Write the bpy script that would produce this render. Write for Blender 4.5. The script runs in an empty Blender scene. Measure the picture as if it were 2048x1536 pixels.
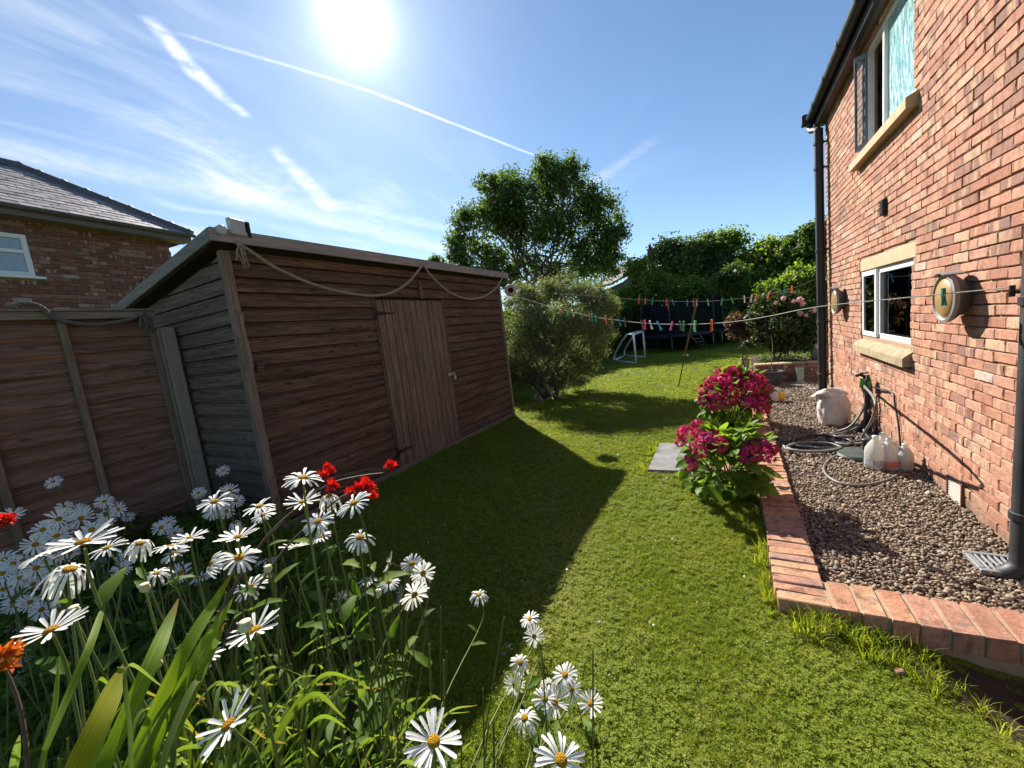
import bpy, math, random
import numpy as np
from mathutils import Vector, Matrix
random.seed(7); rng = np.random.default_rng(7)
scene = bpy.context.scene
C = scene.collection
V3 = lambda *a: np.array(a, float)

# ------------------------------------------------------------------ camera
F_PX, CX, CY, H = 785.0, 1024.0, 768.0, 1.70          # calibrated from the photograph (2048 x 1536)
yaw, pitch, roll = (math.radians(a) for a in (-29.726, -7.29, -6.814))
_fw = V3(math.sin(yaw)*math.cos(pitch), math.cos(yaw)*math.cos(pitch), math.sin(pitch))
_r0 = V3(math.cos(yaw), -math.sin(yaw), 0); _u0 = np.cross(_r0, _fw)
_rt = math.cos(roll)*_r0 + math.sin(roll)*_u0
_up = -math.sin(roll)*_r0 + math.cos(roll)*_u0
EYE = V3(0, 0, H)
cam = bpy.data.cameras.new('camera'); camo = bpy.data.objects.new('camera', cam); C.objects.link(camo)
cam.sensor_fit = 'HORIZONTAL'; cam.sensor_width = 36; cam.lens = F_PX/2048*36
cam.clip_start = 0.05; cam.clip_end = 2000
camo.matrix_world = Matrix(((_rt[0], _up[0], -_fw[0], 0), (_rt[1], _up[1], -_fw[1], 0), (_rt[2], _up[2], -_fw[2], H), (0, 0, 0, 1)))
scene.camera = camo
def ray(x, y):
    d = (x-CX)/F_PX*_rt - (y-CY)/F_PX*_up + _fw
    return d/np.linalg.norm(d)
def at(x, y, D): return EYE + ray(x, y)*D
def onz(x, y, z=0.0): d = ray(x, y); return EYE + d*((z-H)/d[2])
def onx(x, y, X): d = ray(x, y); return EYE + d*(X/d[0])
def ony(x, y, Y): d = ray(x, y); return EYE + d*(Y/d[1])

# ------------------------------------------------------------------ node helpers
class NT:
    def __init__(s, tree): s.t = tree
    def n(s, typ, props=None, **inp):
        nd = s.t.nodes.new(typ)
        for k, v in (props or {}).items(): setattr(nd, k, v)
        for k, v in inp.items(): s.set(nd, k, v)
        return nd
    def set(s, nd, k, v):
        sock = nd.inputs[int(k[1:])] if (k[0] == 'i' and k[1:].isdigit()) else nd.inputs[k.replace('_', ' ')]
        if isinstance(v, bpy.types.Node): v = v.outputs[0]
        if isinstance(v, bpy.types.NodeSocket): s.t.links.new(v, sock)
        else:
            if hasattr(sock.default_value, '__len__') and hasattr(v, '__len__') and len(sock.default_value) == 4 and len(v) == 3: v = (*v, 1)
            sock.default_value = v
    def m(s, op, a, b=None, c=None, clamp=False):
        nd = s.n('ShaderNodeMath', {'operation': op, 'use_clamp': clamp}, i0=a)
        if b is not None: s.set(nd, 'i1', b)
        if c is not None: s.set(nd, 'i2', c)
        return nd.outputs[0]
    def vm(s, op, a, b=None, c=None):
        nd = s.n('ShaderNodeVectorMath', {'operation': op}, i0=a)
        if b is not None: s.set(nd, 'Scale' if op == 'SCALE' else 'i1', b)
        if c is not None: s.set(nd, 'i2', c)
        return nd.outputs['Value'] if op in ('DOT_PRODUCT', 'LENGTH', 'DISTANCE') else nd.outputs[0]
    def mix(s, f, a, b, mode='MIX'):
        nd = s.t.nodes.new('ShaderNodeMix'); nd.data_type = 'RGBA'; nd.blend_type = mode
        s.set(nd, 'i0', f); s.set(nd, 'i6', a); s.set(nd, 'i7', b); return nd.outputs[2]
    def ramp(s, f, stops, interp='LINEAR'):
        nd = s.t.nodes.new('ShaderNodeValToRGB'); s.set(nd, 'i0', f); cr = nd.color_ramp; cr.interpolation = interp
        while len(cr.elements) < len(stops): cr.elements.new(0.5)
        for e, (p, c) in zip(cr.elements, stops):
            e.position = p; e.color = (*c, 1) if hasattr(c, '__len__') else (c, c, c, 1)
        return nd.outputs[0]
    def mr(s, v, a, b, c=0.0, d=1.0, typ='LINEAR'):
        nd = s.n('ShaderNodeMapRange', {'interpolation_type': typ}); s.set(nd, 'i0', v)
        for i, q in ((1, a), (2, b), (3, c), (4, d)): s.set(nd, 'i%d' % i, q)
        return nd.outputs[0]
    def noise(s, vec, scale, detail=3, rough=0.55, col=False):
        nd = s.n('ShaderNodeTexNoise', None, Scale=scale, Detail=detail, Roughness=rough)
        if vec is not None: s.set(nd, 'Vector', vec)
        return nd.outputs[1 if col else 0]
    def pos(s): return s.n('ShaderNodeNewGeometry').outputs['Position']
    def rnd(s):
        a = s.n('ShaderNodeNewGeometry').outputs['Random Per Island']; b = s.n('ShaderNodeObjectInfo').outputs['Random']
        return s.m('FRACT', s.m('ADD', a, b))
    def orand(s): return s.n('ShaderNodeObjectInfo').outputs['Random']

MATS = {}
def newmat(name):
    m = bpy.data.materials.new(name); m.use_nodes = True; t = m.node_tree; t.nodes.clear(); MATS[name] = m
    g = NT(t); out = t.nodes.new('ShaderNodeOutputMaterial'); return m, g, out
def principled(g, out, col, rough=0.6, bump=None, bstr=0.3, bdist=0.01, metal=0.0, spec=0.4, **kw):
    b = g.n('ShaderNodeBsdfPrincipled')
    g.set(b, 'Base_Color', col); g.set(b, 'Roughness', rough); g.set(b, 'Metallic', metal); g.set(b, 'Specular_IOR_Level', spec)
    for k, v in kw.items(): g.set(b, k, v)
    if bump is not None:
        bp = g.n('ShaderNodeBump', None, Strength=bstr, Distance=bdist, Height=bump); g.set(b, 'Normal', bp.outputs[0])
    if out is not None: g.t.links.new(b.outputs[0], out.inputs[0])
    return b
def surf(name, c1, c2, scale=8, rough=0.6, bump=0.3, bscale=None, metal=0.0, spec=0.4, var=0.0, bdist=0.004):
    """two-tone noisy surface with fine relief"""
    m, g, out = newmat(name); p = g.pos()
    if var: p = g.vm('ADD', p, g.vm('SCALE', (7.1, 3.3, 5.7), g.rnd()))
    f = g.ramp(g.noise(p, scale, 5, 0.65), [(0.32, 0.0), (0.68, 1.0)])
    col = g.mix(f, c1, c2)
    if var: col = g.mix(g.m('MULTIPLY', g.rnd(), var), col, (0.02, 0.02, 0.02))
    h = g.noise(p, bscale or scale*8, 4, 0.7)
    r = g.m('ADD', rough-0.08, g.m('MULTIPLY', f, 0.16))
    principled(g, out, col, r, h, bump, bdist, metal, spec); return m
def leafmat(name, dark, light, trans=0.45, tcol=None, gloss=0.35, hue=None, patch=None):
    """thin leaves: per-leaf tone, light coming through from behind, waxy sheen"""
    m, g, out = newmat(name); r = g.rnd()
    col = g.ramp(r, [(0.0, dark), (0.6, tuple((a+b)/2 for a, b in zip(dark, light))), (1.0, light)])
    if hue is not None: col = g.mix(g.mr(r, 0.93, 0.94), col, hue)
    if patch is not None:
        ps = g.pos(); pn = g.m('ADD', g.noise(ps, 1.3, 4, .6), g.m('MULTIPLY', g.noise(ps, 7, 3, .6), .35)); col = g.mix(g.m('MULTIPLY', g.mr(pn, .64, .88), .6), col, patch)
    b = principled(g, None, col, 0.5, spec=gloss*.5)
    tc = g.mix(1.0, col, tcol or (1.5, 1.6, 0.5), 'MULTIPLY')
    t = g.n('ShaderNodeBsdfTranslucent', None, Color=tc)
    mx = g.n('ShaderNodeMixShader', None, Fac=trans, i1=b, i2=t)
    g.t.links.new(mx.outputs[0], out.inputs[0]); return m

# ------------------------------------------------------------------ world: sky, aureole, cirrus and contrails
SUN = V3(-0.564, 0.581, 0.586); SUN /= np.linalg.norm(SUN)
sun_el = math.asin(SUN[2]); sun_az = math.atan2(SUN[0], SUN[1])
world = bpy.data.worlds.new('World'); scene.world = world; world.use_nodes = True
wt = world.node_tree; wt.nodes.clear(); g = NT(wt)
sky = g.n('ShaderNodeTexSky', {'sky_type': 'NISHITA', 'sun_disc': False, 'sun_elevation': sun_el, 'sun_rotation': sun_az, 'altitude': 30, 'air_density': 1.0, 'dust_density': 0.12, 'ozone_density': 2.5})
dirv = g.vm('NORMALIZE', g.n('ShaderNodeTexCoord').outputs['Generated'])
sep = g.n('ShaderNodeSeparateXYZ', None, Vector=dirv)
zz = g.m('MAXIMUM', sep.outputs[2], 0.02)
pl = g.vm('SCALE', dirv, g.m('DIVIDE', 1.0, zz))
pl = g.vm('MULTIPLY', pl, (1, 1, 0))
cosa = g.m('MAXIMUM', g.vm('DOT_PRODUCT', dirv, tuple(SUN)), 0.0)
wn = g.vm('SUBTRACT', g.noise(pl, 2.4, 3, 0.6, True), (0.5, 0.5, 0.5))
# cirrus sheets: noise pulled out along the wind
wlo = g.vm('SUBTRACT', g.noise(pl, 1.1, 1, 0.5, True), (0.5, 0.5, 0.5))
warp = g.vm('MULTIPLY_ADD', wlo, (0.5, 0.5, 0), pl)
rot = g.n('ShaderNodeVectorRotate', {'rotation_type': 'Z_AXIS'}, Vector=warp, Angle=math.radians(-12)).outputs[0]
ci = g.noise(g.vm('MULTIPLY', rot, (2.6, 0.55, 1)), 1.3, 5, 0.62)
big = g.n('ShaderNodeSeparateXYZ', None, Vector=g.vm('ADD', wlo, (0.5, 0.5, 0.5))).outputs[2]
# more cirrus towards the west (-x), thin in the north east
west = g.mr(g.vm('DOT_PRODUCT', pl, (-0.9, -0.25, 0)), 0.0, 2.6, 0.0, 1.0, 'SMOOTHSTEP')
cov = g.m('MULTIPLY_ADD', west, 0.10, g.m('MULTIPLY', g.mr(ci, 0.42, 0.80, 0, 1, 'SMOOTHSTEP'), g.m('MULTIPLY', g.mr(big, 0.3, 0.65), g.m('ADD', 0.03, g.m('MULTIPLY', west, 0.8)))))
fine = g.noise(g.vm('MULTIPLY_ADD', wn, (0.2, 0.2, 0), pl), 13, 4, 0.7)
def trail(a, b, w0, w1, amp, i0=1.0, i1=1.0, soft=0.5, wob=0.05):
    a = np.array(a, float); b = np.array(b, float); ba = b-a
    wv = g.vm('MULTIPLY_ADD', wn, (wob*1.6, wob*1.6, 0), pl)
    pa = g.vm('MULTIPLY', g.vm('SUBTRACT', wv, (*a, 0)), (1, 1, 0))
    h = g.m('MULTIPLY', g.vm('DOT_PRODUCT', pa, (*ba, 0)), 1/float(ba@ba))
    hc = g.m('MINIMUM', g.m('MAXIMUM', h, 0.0), 1.0)
    d = g.vm('LENGTH', g.vm('SUBTRACT', pa, g.vm('SCALE', (*ba, 0), hc)))
    wd = g.m('ADD', w0, g.m('MULTIPLY', hc, w1-w0))
    prof = g.mr(g.m('DIVIDE', d, wd), 1.0, 0.0, 0, 1, 'SMOOTHSTEP')
    ends = g.m('MULTIPLY', g.mr(h, -0.03, 0.10, 0, 1), g.mr(h, 1.03, 0.9, 0, 1))
    tex = g.mr(fine, 0.32, 0.68, 1-soft, 1.0+soft*0.3)
    inten = g.m('MULTIPLY', g.m('ADD', i0, g.m('MULTIPLY', hc, i1-i0)), amp)
    return g.m('MULTIPLY', g.m('MULTIPLY', prof, ends), g.m('MULTIPLY', tex, inten))
T = [trail((-1.404, .70), (-1.19, 1.25), .014, .014, .50, .55, 1.0, .6, .02), trail((-1.20, 1.22), (-0.86, 2.62), .014, .016, .75, 1, .6, .4, .015),
     trail((-1.39, .64), (-1.58, .84), .035, .045, .75, .8, 1, .8, .05), trail((-1.55, .80), (-1.69, 1.05), .045, .03, .6, 1, .6, .8, .05),
     trail((-1.84, 1.26), (-2.42, 2.0), .05, .10, .60, .9, .8, .6, .07),
     trail((-2.62, .35), (-2.5, 1.6), .20, .30, .34, .8, 1, .5, .15), trail((-2.5, 1.3), (-2.75, 4.1), .30, .22, .42, .8, 1, .5, .15),
     trail((-2.3, 1.75), (-2.15, 3.4), .12, .16, .38, 1, .6, .5, .1),
     trail((-0.98, 3.07), (-0.30, 2.54), .10, .10, .42, 1.0, .35, .6, .08), trail((-1.0, 3.25), (-0.2, 2.8), .30, .3, .12, 1, .3, .6, .1),
     trail((-1.60, .36), (-1.61, .60), .09, .06, .22, 1, .7, .5, .05), trail((-1.9, .75), (-2.3, 1.7), .35, .45, .20, .8, 1, .7, .2)]
tot = cov
for t_ in T: tot = g.m('ADD', tot, t_)
tot = g.m('MULTIPLY', g.m('MINIMUM', tot, 0.95), g.mr(sep.outputs[2], 0.03, 0.16))
skyc = g.mix(1.0, sky.outputs[0], (0.93, 1.02, 1.07), 'MULTIPLY')
lum = g.m('ADD', 6.5, g.m('MULTIPLY', g.m('POWER', cosa, 6), 5.0))
cloudc = g.vm('SCALE', (0.95, 1.0, 1.06), lum)
skyc = g.mix(tot, skyc, cloudc)
# circumsolar aureole of a hazy summer sky
gl = 0.0
for pw_, am_ in ((1100, 12.0), (300, 2.8), (80, 1.1), (14, 0.25)): gl = g.m('MULTIPLY_ADD', g.m('POWER', cosa, pw_), am_, gl)
skyc = g.vm('ADD', skyc, g.vm('SCALE', (0.93, 1.0, 1.03), gl))
bg = g.n('ShaderNodeBackground', None, Color=skyc, Strength=0.058)
g.t.links.new(bg.outputs[0], wt.nodes.new('ShaderNodeOutputWorld').inputs[0])
sl = bpy.data.lights.new('sun', 'SUN'); sl.energy = 5.0; sl.angle = math.radians(0.53); sl.color = (1.0, 0.93, 0.82)
so = bpy.data.objects.new('sun', sl); C.objects.link(so); so.rotation_euler = Vector(SUN).to_track_quat('Z', 'Y').to_euler()
so.location = (-30, 30, 40)
scene.view_settings.view_transform = 'Standard'; scene.view_settings.look = 'None'; scene.view_settings.gamma = 1
scene.view_settings.exposure = 1.22
world.cycles.sampling_method = 'MANUAL'; world.cycles.sample_map_resolution = 256
cy = scene.cycles
cy.use_denoising = True; cy.max_bounces = 5; cy.diffuse_bounces = 2; cy.glossy_bounces = 2; cy.transmission_bounces = 5; cy.adaptive_threshold = 0.02; cy.transparent_max_bounces = 8; cy.sample_clamp_indirect = 8
cy.caustics_reflective = False; cy.caustics_refractive = False

# ------------------------------------------------------------------ mesh helpers
def wloc(o):
    p = np.zeros(3)
    while o is not None: p = p + np.array(o.location); o = o.parent
    return p
def link(o, parent=None):
    C.objects.link(o)
    if parent is not None: o.parent = parent
    return o
def thing(name, label, cat, loc, group=None, kind=None):
    o = bpy.data.objects.new(name, None); C.objects.link(o); o.location = tuple(float(a) for a in loc); o.empty_display_size = 0.1
    return tag(o, label, cat, group, kind)
def tag(o, label=None, cat=None, group=None, kind=None):
    if label: o['label'] = label
    if cat: o['category'] = cat
    if group: o['group'] = group
    if kind: o['kind'] = kind
    return o
def mesh_np(name, V, Fc, mat=None, smooth=False):
    """V (n,3); Fc (m,k) array of equal sized faces, or list of lists"""
    me = bpy.data.meshes.new(name); V = np.asarray(V, np.float32)
    if isinstance(Fc, np.ndarray):
        m_, k = Fc.shape
        me.vertices.add(len(V)); me.vertices.foreach_set('co', V.ravel())
        me.loops.add(m_*k); me.loops.foreach_set('vertex_index', Fc.ravel().astype(np.int32))
        me.polygons.add(m_); me.polygons.foreach_set('loop_start', np.arange(0, m_*k, k, dtype=np.int32))
        if smooth: me.polygons.foreach_set('use_smooth', np.ones(m_, bool))
        me.update(calc_edges=True)
    else:
        me.from_pydata(V.tolist(), [], Fc)
        if smooth: me.polygons.foreach_set('use_smooth', np.ones(len(me.polygons), bool))
        me.update()
    if mat is not None: me.materials.append(mat)
    return me
def unit(v): v = np.asarray(v, float); return v/(np.linalg.norm(v)+1e-12)
def frame(n, up=(0, 0, 1)):
    n = unit(n); a = np.cross(up, n)
    if np.linalg.norm(a) < 1e-4: a = np.cross((1, 0, 0), n)
    a = unit(a); return a, np.cross(n, a), n
CHF = None
class MB:
    def __init__(s): s.v = []; s.f = []
    def add(s, V, Fc):
        o = len(s.v); s.v += [tuple(p) for p in np.asarray(V, float)]; s.f += [[i+o for i in f] for f in Fc]; return s
    def box(s, x0, x1, y0, y1, z0, z1, ch=0.0):
        return s.obox(((x0+x1)/2, (y0+y1)/2, (z0+z1)/2), ((1, 0, 0), (0, 1, 0), (0, 0, 1)), ((x1-x0)/2, (y1-y0)/2, (z1-z0)/2), ch)
    def obox(s, c, ax, h, ch=0.0):
        c = np.array(c, float); ax = np.array(ax, float); h = np.array(h, float)
        if ch <= 0:
            V = [c + sum(ax[k]*h[k]*sg[k] for k in range(3)) for sg in [(a, b, d) for d in (-1, 1) for b in (-1, 1) for a in (-1, 1)]]
            return s.add(V, [[0, 2, 3, 1], [4, 5, 7, 6], [0, 1, 5, 4], [2, 6, 7, 3], [0, 4, 6, 2], [1, 3, 7, 5]])
        V, Fc = chamfer_box(h, ch); return s.add(c + V @ ax, Fc)
    def tube(s, pts, r, n=7, cap=True):
        P = np.asarray(pts, float); r = np.broadcast_to(np.asarray(r, float), (len(P),))
        T_ = np.gradient(P, axis=0); a = None; V = []
        for i in range(len(P)):
            t = unit(T_[i])
            if a is None: a = frame(t)[0]
            a = unit(a - t*(a@t)); b = np.cross(t, a)
            for k in range(n):
                an = 2*math.pi*k/n; V.append(P[i] + r[i]*(math.cos(an)*a + math.sin(an)*b))
        Fc = [[i*n+k, i*n+(k+1) % n, (i+1)*n+(k+1) % n, (i+1)*n+k] for i in range(len(P)-1) for k in range(n)]
        if cap: Fc += [list(range(n))[::-1], [(len(P)-1)*n+k for k in range(n)]]
        return s.add(V, Fc)
    def lathe(s, prof, c, n=16, ax=None, sx=1.0, sy=1.0):
        ax = np.array(ax if ax is not None else np.eye(3), float); V = []
        for r, z in prof:
            for k in range(n):
                an = 2*math.pi*k/n; V.append(np.array(c) + ax[0]*r*sx*math.cos(an) + ax[1]*r*sy*math.sin(an) + ax[2]*z)
        m_ = len(prof); Fc = [[i*n+k, i*n+(k+1) % n, (i+1)*n+(k+1) % n, (i+1)*n+k] for i in range(m_-1) for k in range(n)]
        if prof[0][0] > 1e-5: Fc.append(list(range(n))[::-1])
        if prof[-1][0] > 1e-5: Fc.append([(m_-1)*n+k for k in range(n)])
        return s.add(V, Fc)
    def prism(s, poly, vec):
        P = np.asarray(poly, float); n = len(P); vec = np.array(vec, float)
        return s.add(np.vstack([P, P+vec]), [list(range(n))[::-1], [n+i for i in range(n)]] + [[i, (i+1) % n, n+(i+1) % n, n+i] for i in range(n)])
    def obj(s, name, mat, parent=None, smooth=False, origin=None, auto=None):
        off = np.array(origin, float) if origin is not None else (wloc(parent) if parent is not None else np.zeros(3))
        me = mesh_np(name, np.asarray(s.v)-off, s.f, mat, smooth)
        if auto is not None:
            me.polygons.foreach_set('use_smooth', np.ones(len(me.polygons), bool)); me.set_sharp_from_angle(angle=math.radians(auto))
        o = bpy.data.objects.new(name, me); link(o, parent)
        if origin is not None: o.location = tuple(off - (wloc(parent) if parent is not None else 0))
        return o
def chamfer_box(h, ch):
    V = []; idx = {}
    for sx in (-1, 1):
        for sy in (-1, 1):
            for sz in (-1, 1):
                sg = np.array((sx, sy, sz))
                for k in range(3):
                    p = sg*(np.array(h)-ch); p[k] = sg[k]*h[k]; idx[(sx, sy, sz, k)] = len(V); V.append(p)
    Fc = []
    for k in range(3):
        a, b = [(1, 2), (2, 0), (0, 1)][k]
        for s_ in (-1, 1):
            q = []
            for (u, v) in ((-1, -1), (1, -1), (1, 1), (-1, 1)):
                sg = [0, 0, 0]; sg[k] = s_; sg[a] = u; sg[b] = v; q.append(idx[(*sg, k)])
            Fc.append(q if s_ > 0 else q[::-1])
            for v in (-1, 1):
                pass
    for k in range(3):                       # edge chamfers
        a, b = [(1, 2), (2, 0), (0, 1)][k]
        for u in (-1, 1):
            for v in (-1, 1):
                def I(s_, w):
                    sg = [0, 0, 0]; sg[k] = s_; sg[a] = u; sg[b] = v; return idx[(*sg, w)]
                q = [I(-1, a), I(1, a), I(1, b), I(-1, b)]
                Fc.append(q if u*v < 0 else q[::-1])
    for sx in (-1, 1):
        for sy in (-1, 1):
            for sz in (-1, 1):
                q = [idx[(sx, sy, sz, k)] for k in range(3)]
                Fc.append(q if sx*sy*sz > 0 else q[::-1])
    return np.array(V), Fc
def inst(name, me, parent, loc, rot=None, scale=None):
    """place a copy of a shared mesh at a world location under a parent (parents carry no rotation)"""
    o = bpy.data.objects.new(name, me); link(o, parent)
    o.location = tuple(np.array(loc, float) - (wloc(parent) if parent is not None else 0))
    if rot is not None: o.rotation_euler = rot
    if scale is not None: o.scale = scale if hasattr(scale, '__len__') else (scale,)*3
    return o
def rot_to(zaxis, spin=0.0):
    a, b, n = frame(zaxis); m_ = Matrix((a, b, n)).transposed() @ Matrix.Rotation(spin, 3, 'Z'); return m_.to_euler()
def replicate(V, Fc, M, T_):
    """copies of a small mesh: M (n,3,3), T (n,3) -> arrays"""
    V = np.asarray(V, float); Fc = np.asarray(Fc); n = len(T_); k = len(V)
    W = np.einsum('nij,vj->nvi', M, V) + T_[:, None, :]
    return W.reshape(-1, 3), (Fc[None] + (np.arange(n)*k)[:, None, None]).reshape(-1, Fc.shape[1])
def rand_dirs(n, r=rng):
    v = r.normal(size=(n, 3)); return v/np.linalg.norm(v, axis=1, keepdims=True)
def leaf_frames(N, spread, r=rng):
    """random leaf planes around normals N"""
    n = unit_rows(N + rand_dirs(len(N), r)*spread); t = rand_dirs(len(N), r); t -= n*(t*n).sum(1, keepdims=True); t = unit_rows(t)
    return np.stack([t, np.cross(n, t), n], axis=2)
def unit_rows(v): return v/(np.linalg.norm(v, axis=1, keepdims=True)+1e-9)
LEAF_V = np.array([(0, 0, 0), (0.45, -0.28, 0.10), (1, 0, -0.06), (0.45, 0.28, 0.10)])   # folded leaf, base at origin, along x
LEAF_F = np.array([(0, 1, 2), (0, 2, 3)])
def leaf_cloud(name, P, N, size, mat, parent, spread=0.9, aspect=1.0, r=rng, tmpl=None, origin=None):
    M = leaf_frames(N, spread, r); sz = np.asarray(size)
    M = M * np.stack([sz, sz*aspect, sz], 1)[:, None, :]
    tv, tf = tmpl or (LEAF_V, LEAF_F)
    V, Fc = replicate(tv, tf, M, P)
    off = wloc(parent) if parent is not None else (np.array(origin) if origin is not None else np.zeros(3))
    o = bpy.data.objects.new(name, mesh_np(name, V-off, Fc, mat)); link(o, parent)
    if parent is None and origin is not None: o.location = tuple(origin)
    return o
def catmull(P, n=8):
    P = np.asarray(P, float); Q = np.vstack([2*P[0]-P[1], P, 2*P[-1]-P[-2]]); out = []
    for i in range(1, len(Q)-2):
        p0, p1, p2, p3 = Q[i-1:i+3]
        for t in np.linspace(0, 1, n, endpoint=False):
            out.append(0.5*((2*p1)+(-p0+p2)*t+(2*p0-5*p1+4*p2-p3)*t*t+(-p0+3*p1-3*p2+p3)*t**3))
    out.append(P[-1]); return np.array(out)
# ================================================================== materials
def brick_mat(name, base, stops, stripe=0.5, stain=0.25, splash=0.0, lich=0.0):
    m, g, out = newmat(name); r = g.rnd(); p0 = g.pos()
    p = g.vm('ADD', p0, g.vm('SCALE', (13.7, 9.1, 5.3), r))
    col = g.ramp(r, stops, 'CONSTANT')
    # pale kiss-mark stripes running up through some of the bricks
    st = g.noise(g.vm('MULTIPLY', p, (16, 16, 2.5)), 1.0, 2, 0.5)
    pick = g.mr(g.m('FRACT', g.m('MULTIPLY', r, 7.37)), 1-stripe, 1-stripe+0.02)
    col = g.mix(g.m('MULTIPLY', g.mr(st, 0.53, 0.60), pick), col, (0.50, 0.325, 0.205))
    dk = g.mr(g.noise(g.vm('MULTIPLY', p, (11, 11, 3)), 1.0, 3, 0.6), 0.56, 0.66)
    col = g.mix(g.m('MULTIPLY', dk, 0.68), col, (0.13, 0.06, 0.048))
    col = g.mix(g.m('MULTIPLY', g.mr(g.noise(p, 26, 5, 0.75), 0.42, 0.70), 0.6), col, (0.22, 0.095, 0.06))
    col = g.mix(g.m('MULTIPLY', g.mr(g.noise(p, 90, 3, 0.7), 0.60, 0.72), 0.6), col, (0.50, 0.34, 0.24))
    col = g.mix(g.m('MULTIPLY', g.mr(g.noise(p, 150, 2, 0.6), 0.63, 0.70), 0.8), col, (0.05, 0.03, 0.03))
    col = g.mix(g.m('MULTIPLY', g.mr(g.noise(p0, 17, 4, 0.7), 0.58, 0.70), 0.40), col, (0.48, 0.34, 0.235))
    zc = g.n('ShaderNodeSeparateXYZ', None, Vector=p0).outputs[2]
    col = g.mix(g.m('MULTIPLY', g.mr(g.m('ADD', zc, g.m('MULTIPLY', g.noise(p0, 3.0, 4, .65), .5)), .55, .28, 0, 1, 'SMOOTHSTEP'), splash), col, (.13, .10, .075))
    col = g.mix(g.m('MULTIPLY', g.mr(g.noise(p0, 2.2, 4, 0.6), 0.5, 0.8), stain), col, (0.10, 0.075, 0.06))
    if lich:
        col = g.mix(g.m('MULTIPLY', g.mr(g.noise(p0, 13, 5, .7), .54, .66), lich), col, (.15, .125, .105)); col = g.mix(g.m('MULTIPLY', g.mr(g.noise(g.vm('ADD', p0, (5, 5, 5)), 30, 4, .7), .62, .70), lich), col, (.55, .42, .32))
    h = g.m('ADD', g.noise(p, 45, 5, 0.75), g.m('MULTIPLY', g.noise(p, 160, 3, 0.7), 0.5))
    principled(g, out, col, 0.88, h, 0.75, 0.006, spec=0.2); return m
RB = [(0.0, (0.435, 0.212, 0.145)), (0.15, (0.47, 0.246, 0.175)), (0.32, (0.401, 0.186, 0.128)), (0.46, (0.487, 0.272, 0.192)), (0.58, (0.452, 0.221, 0.145)), (0.68, (0.521, 0.354, 0.244)), (0.74, (0.306, 0.165, 0.128)), (0.83, (0.478, 0.255, 0.179)), (0.9, (0.255, 0.152, 0.128)), (0.945, (0.504, 0.311, 0.218)), (0.985, (0.504, 0.414, 0.347))]
M_BRICK = brick_mat('facing_brick', None, RB, 0.58, 0.30, 0.5)
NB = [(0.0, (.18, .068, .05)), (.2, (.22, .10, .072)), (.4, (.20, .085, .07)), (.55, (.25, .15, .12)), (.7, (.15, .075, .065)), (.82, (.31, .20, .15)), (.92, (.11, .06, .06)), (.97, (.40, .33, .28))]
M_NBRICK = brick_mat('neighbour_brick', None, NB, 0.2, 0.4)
KB = [(0.0, (0.482, 0.236, 0.142)), (0.22, (0.451, 0.236, 0.17)), (0.4, (0.513, 0.275, 0.162)), (0.55, (0.42, 0.205, 0.138)), (0.68, (0.482, 0.291, 0.216)), (0.8, (0.381, 0.244, 0.201)), (0.9, (0.529, 0.314, 0.185))]
M_KBRICK = brick_mat('kerb_brick', None, KB, 0.25, 0.5, 0.0, 0.6)
M_MORTAR = surf('mortar', (.33, .21, .145), (.42, .28, .195), 14, 0.95, 0.8, 160, spec=0.15)
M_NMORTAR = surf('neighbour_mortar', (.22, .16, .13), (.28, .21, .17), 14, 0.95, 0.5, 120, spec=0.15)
M_KMORTAR = surf('kerb_mortar', (.30, .22, .15), (.40, .31, .22), 20, 0.95, 0.8, 160, spec=0.15)
M_STONE = surf('sandstone', (.42, .31, .19), (.52, .41, .27), 9, 0.9, 0.5, 120, spec=0.2)
def lichen_stone():
    m, g, out = newmat('weathered_sill_stone'); p = g.pos()
    col = g.mix(g.ramp(g.noise(p, 12, 4, 0.7), [(.4, 0), (.62, 1)]), (.34, .26, .17), (.46, .38, .25))
    col = g.mix(g.m('MULTIPLY', g.mr(g.noise(g.vm('MULTIPLY', p, (1, 12, 1)), 4, 3, 0.6), .5, .7), .45), col, (.16, .13, .085))
    principled(g, out, col, 0.95, g.noise(p, 70, 5, 0.8), 0.9, 0.012, spec=0.15); return m
M_SILL = lichen_stone()
M_CONC = surf('concrete', (.24, .195, .16), (.33, .275, .23), 16, 0.92, 0.5, 140, spec=0.2)
M_SLABST = surf('paving_stone', (.13, .13, .135), (.24, .24, .235), 7, 0.85, 0.5, 90, spec=0.25)
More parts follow.
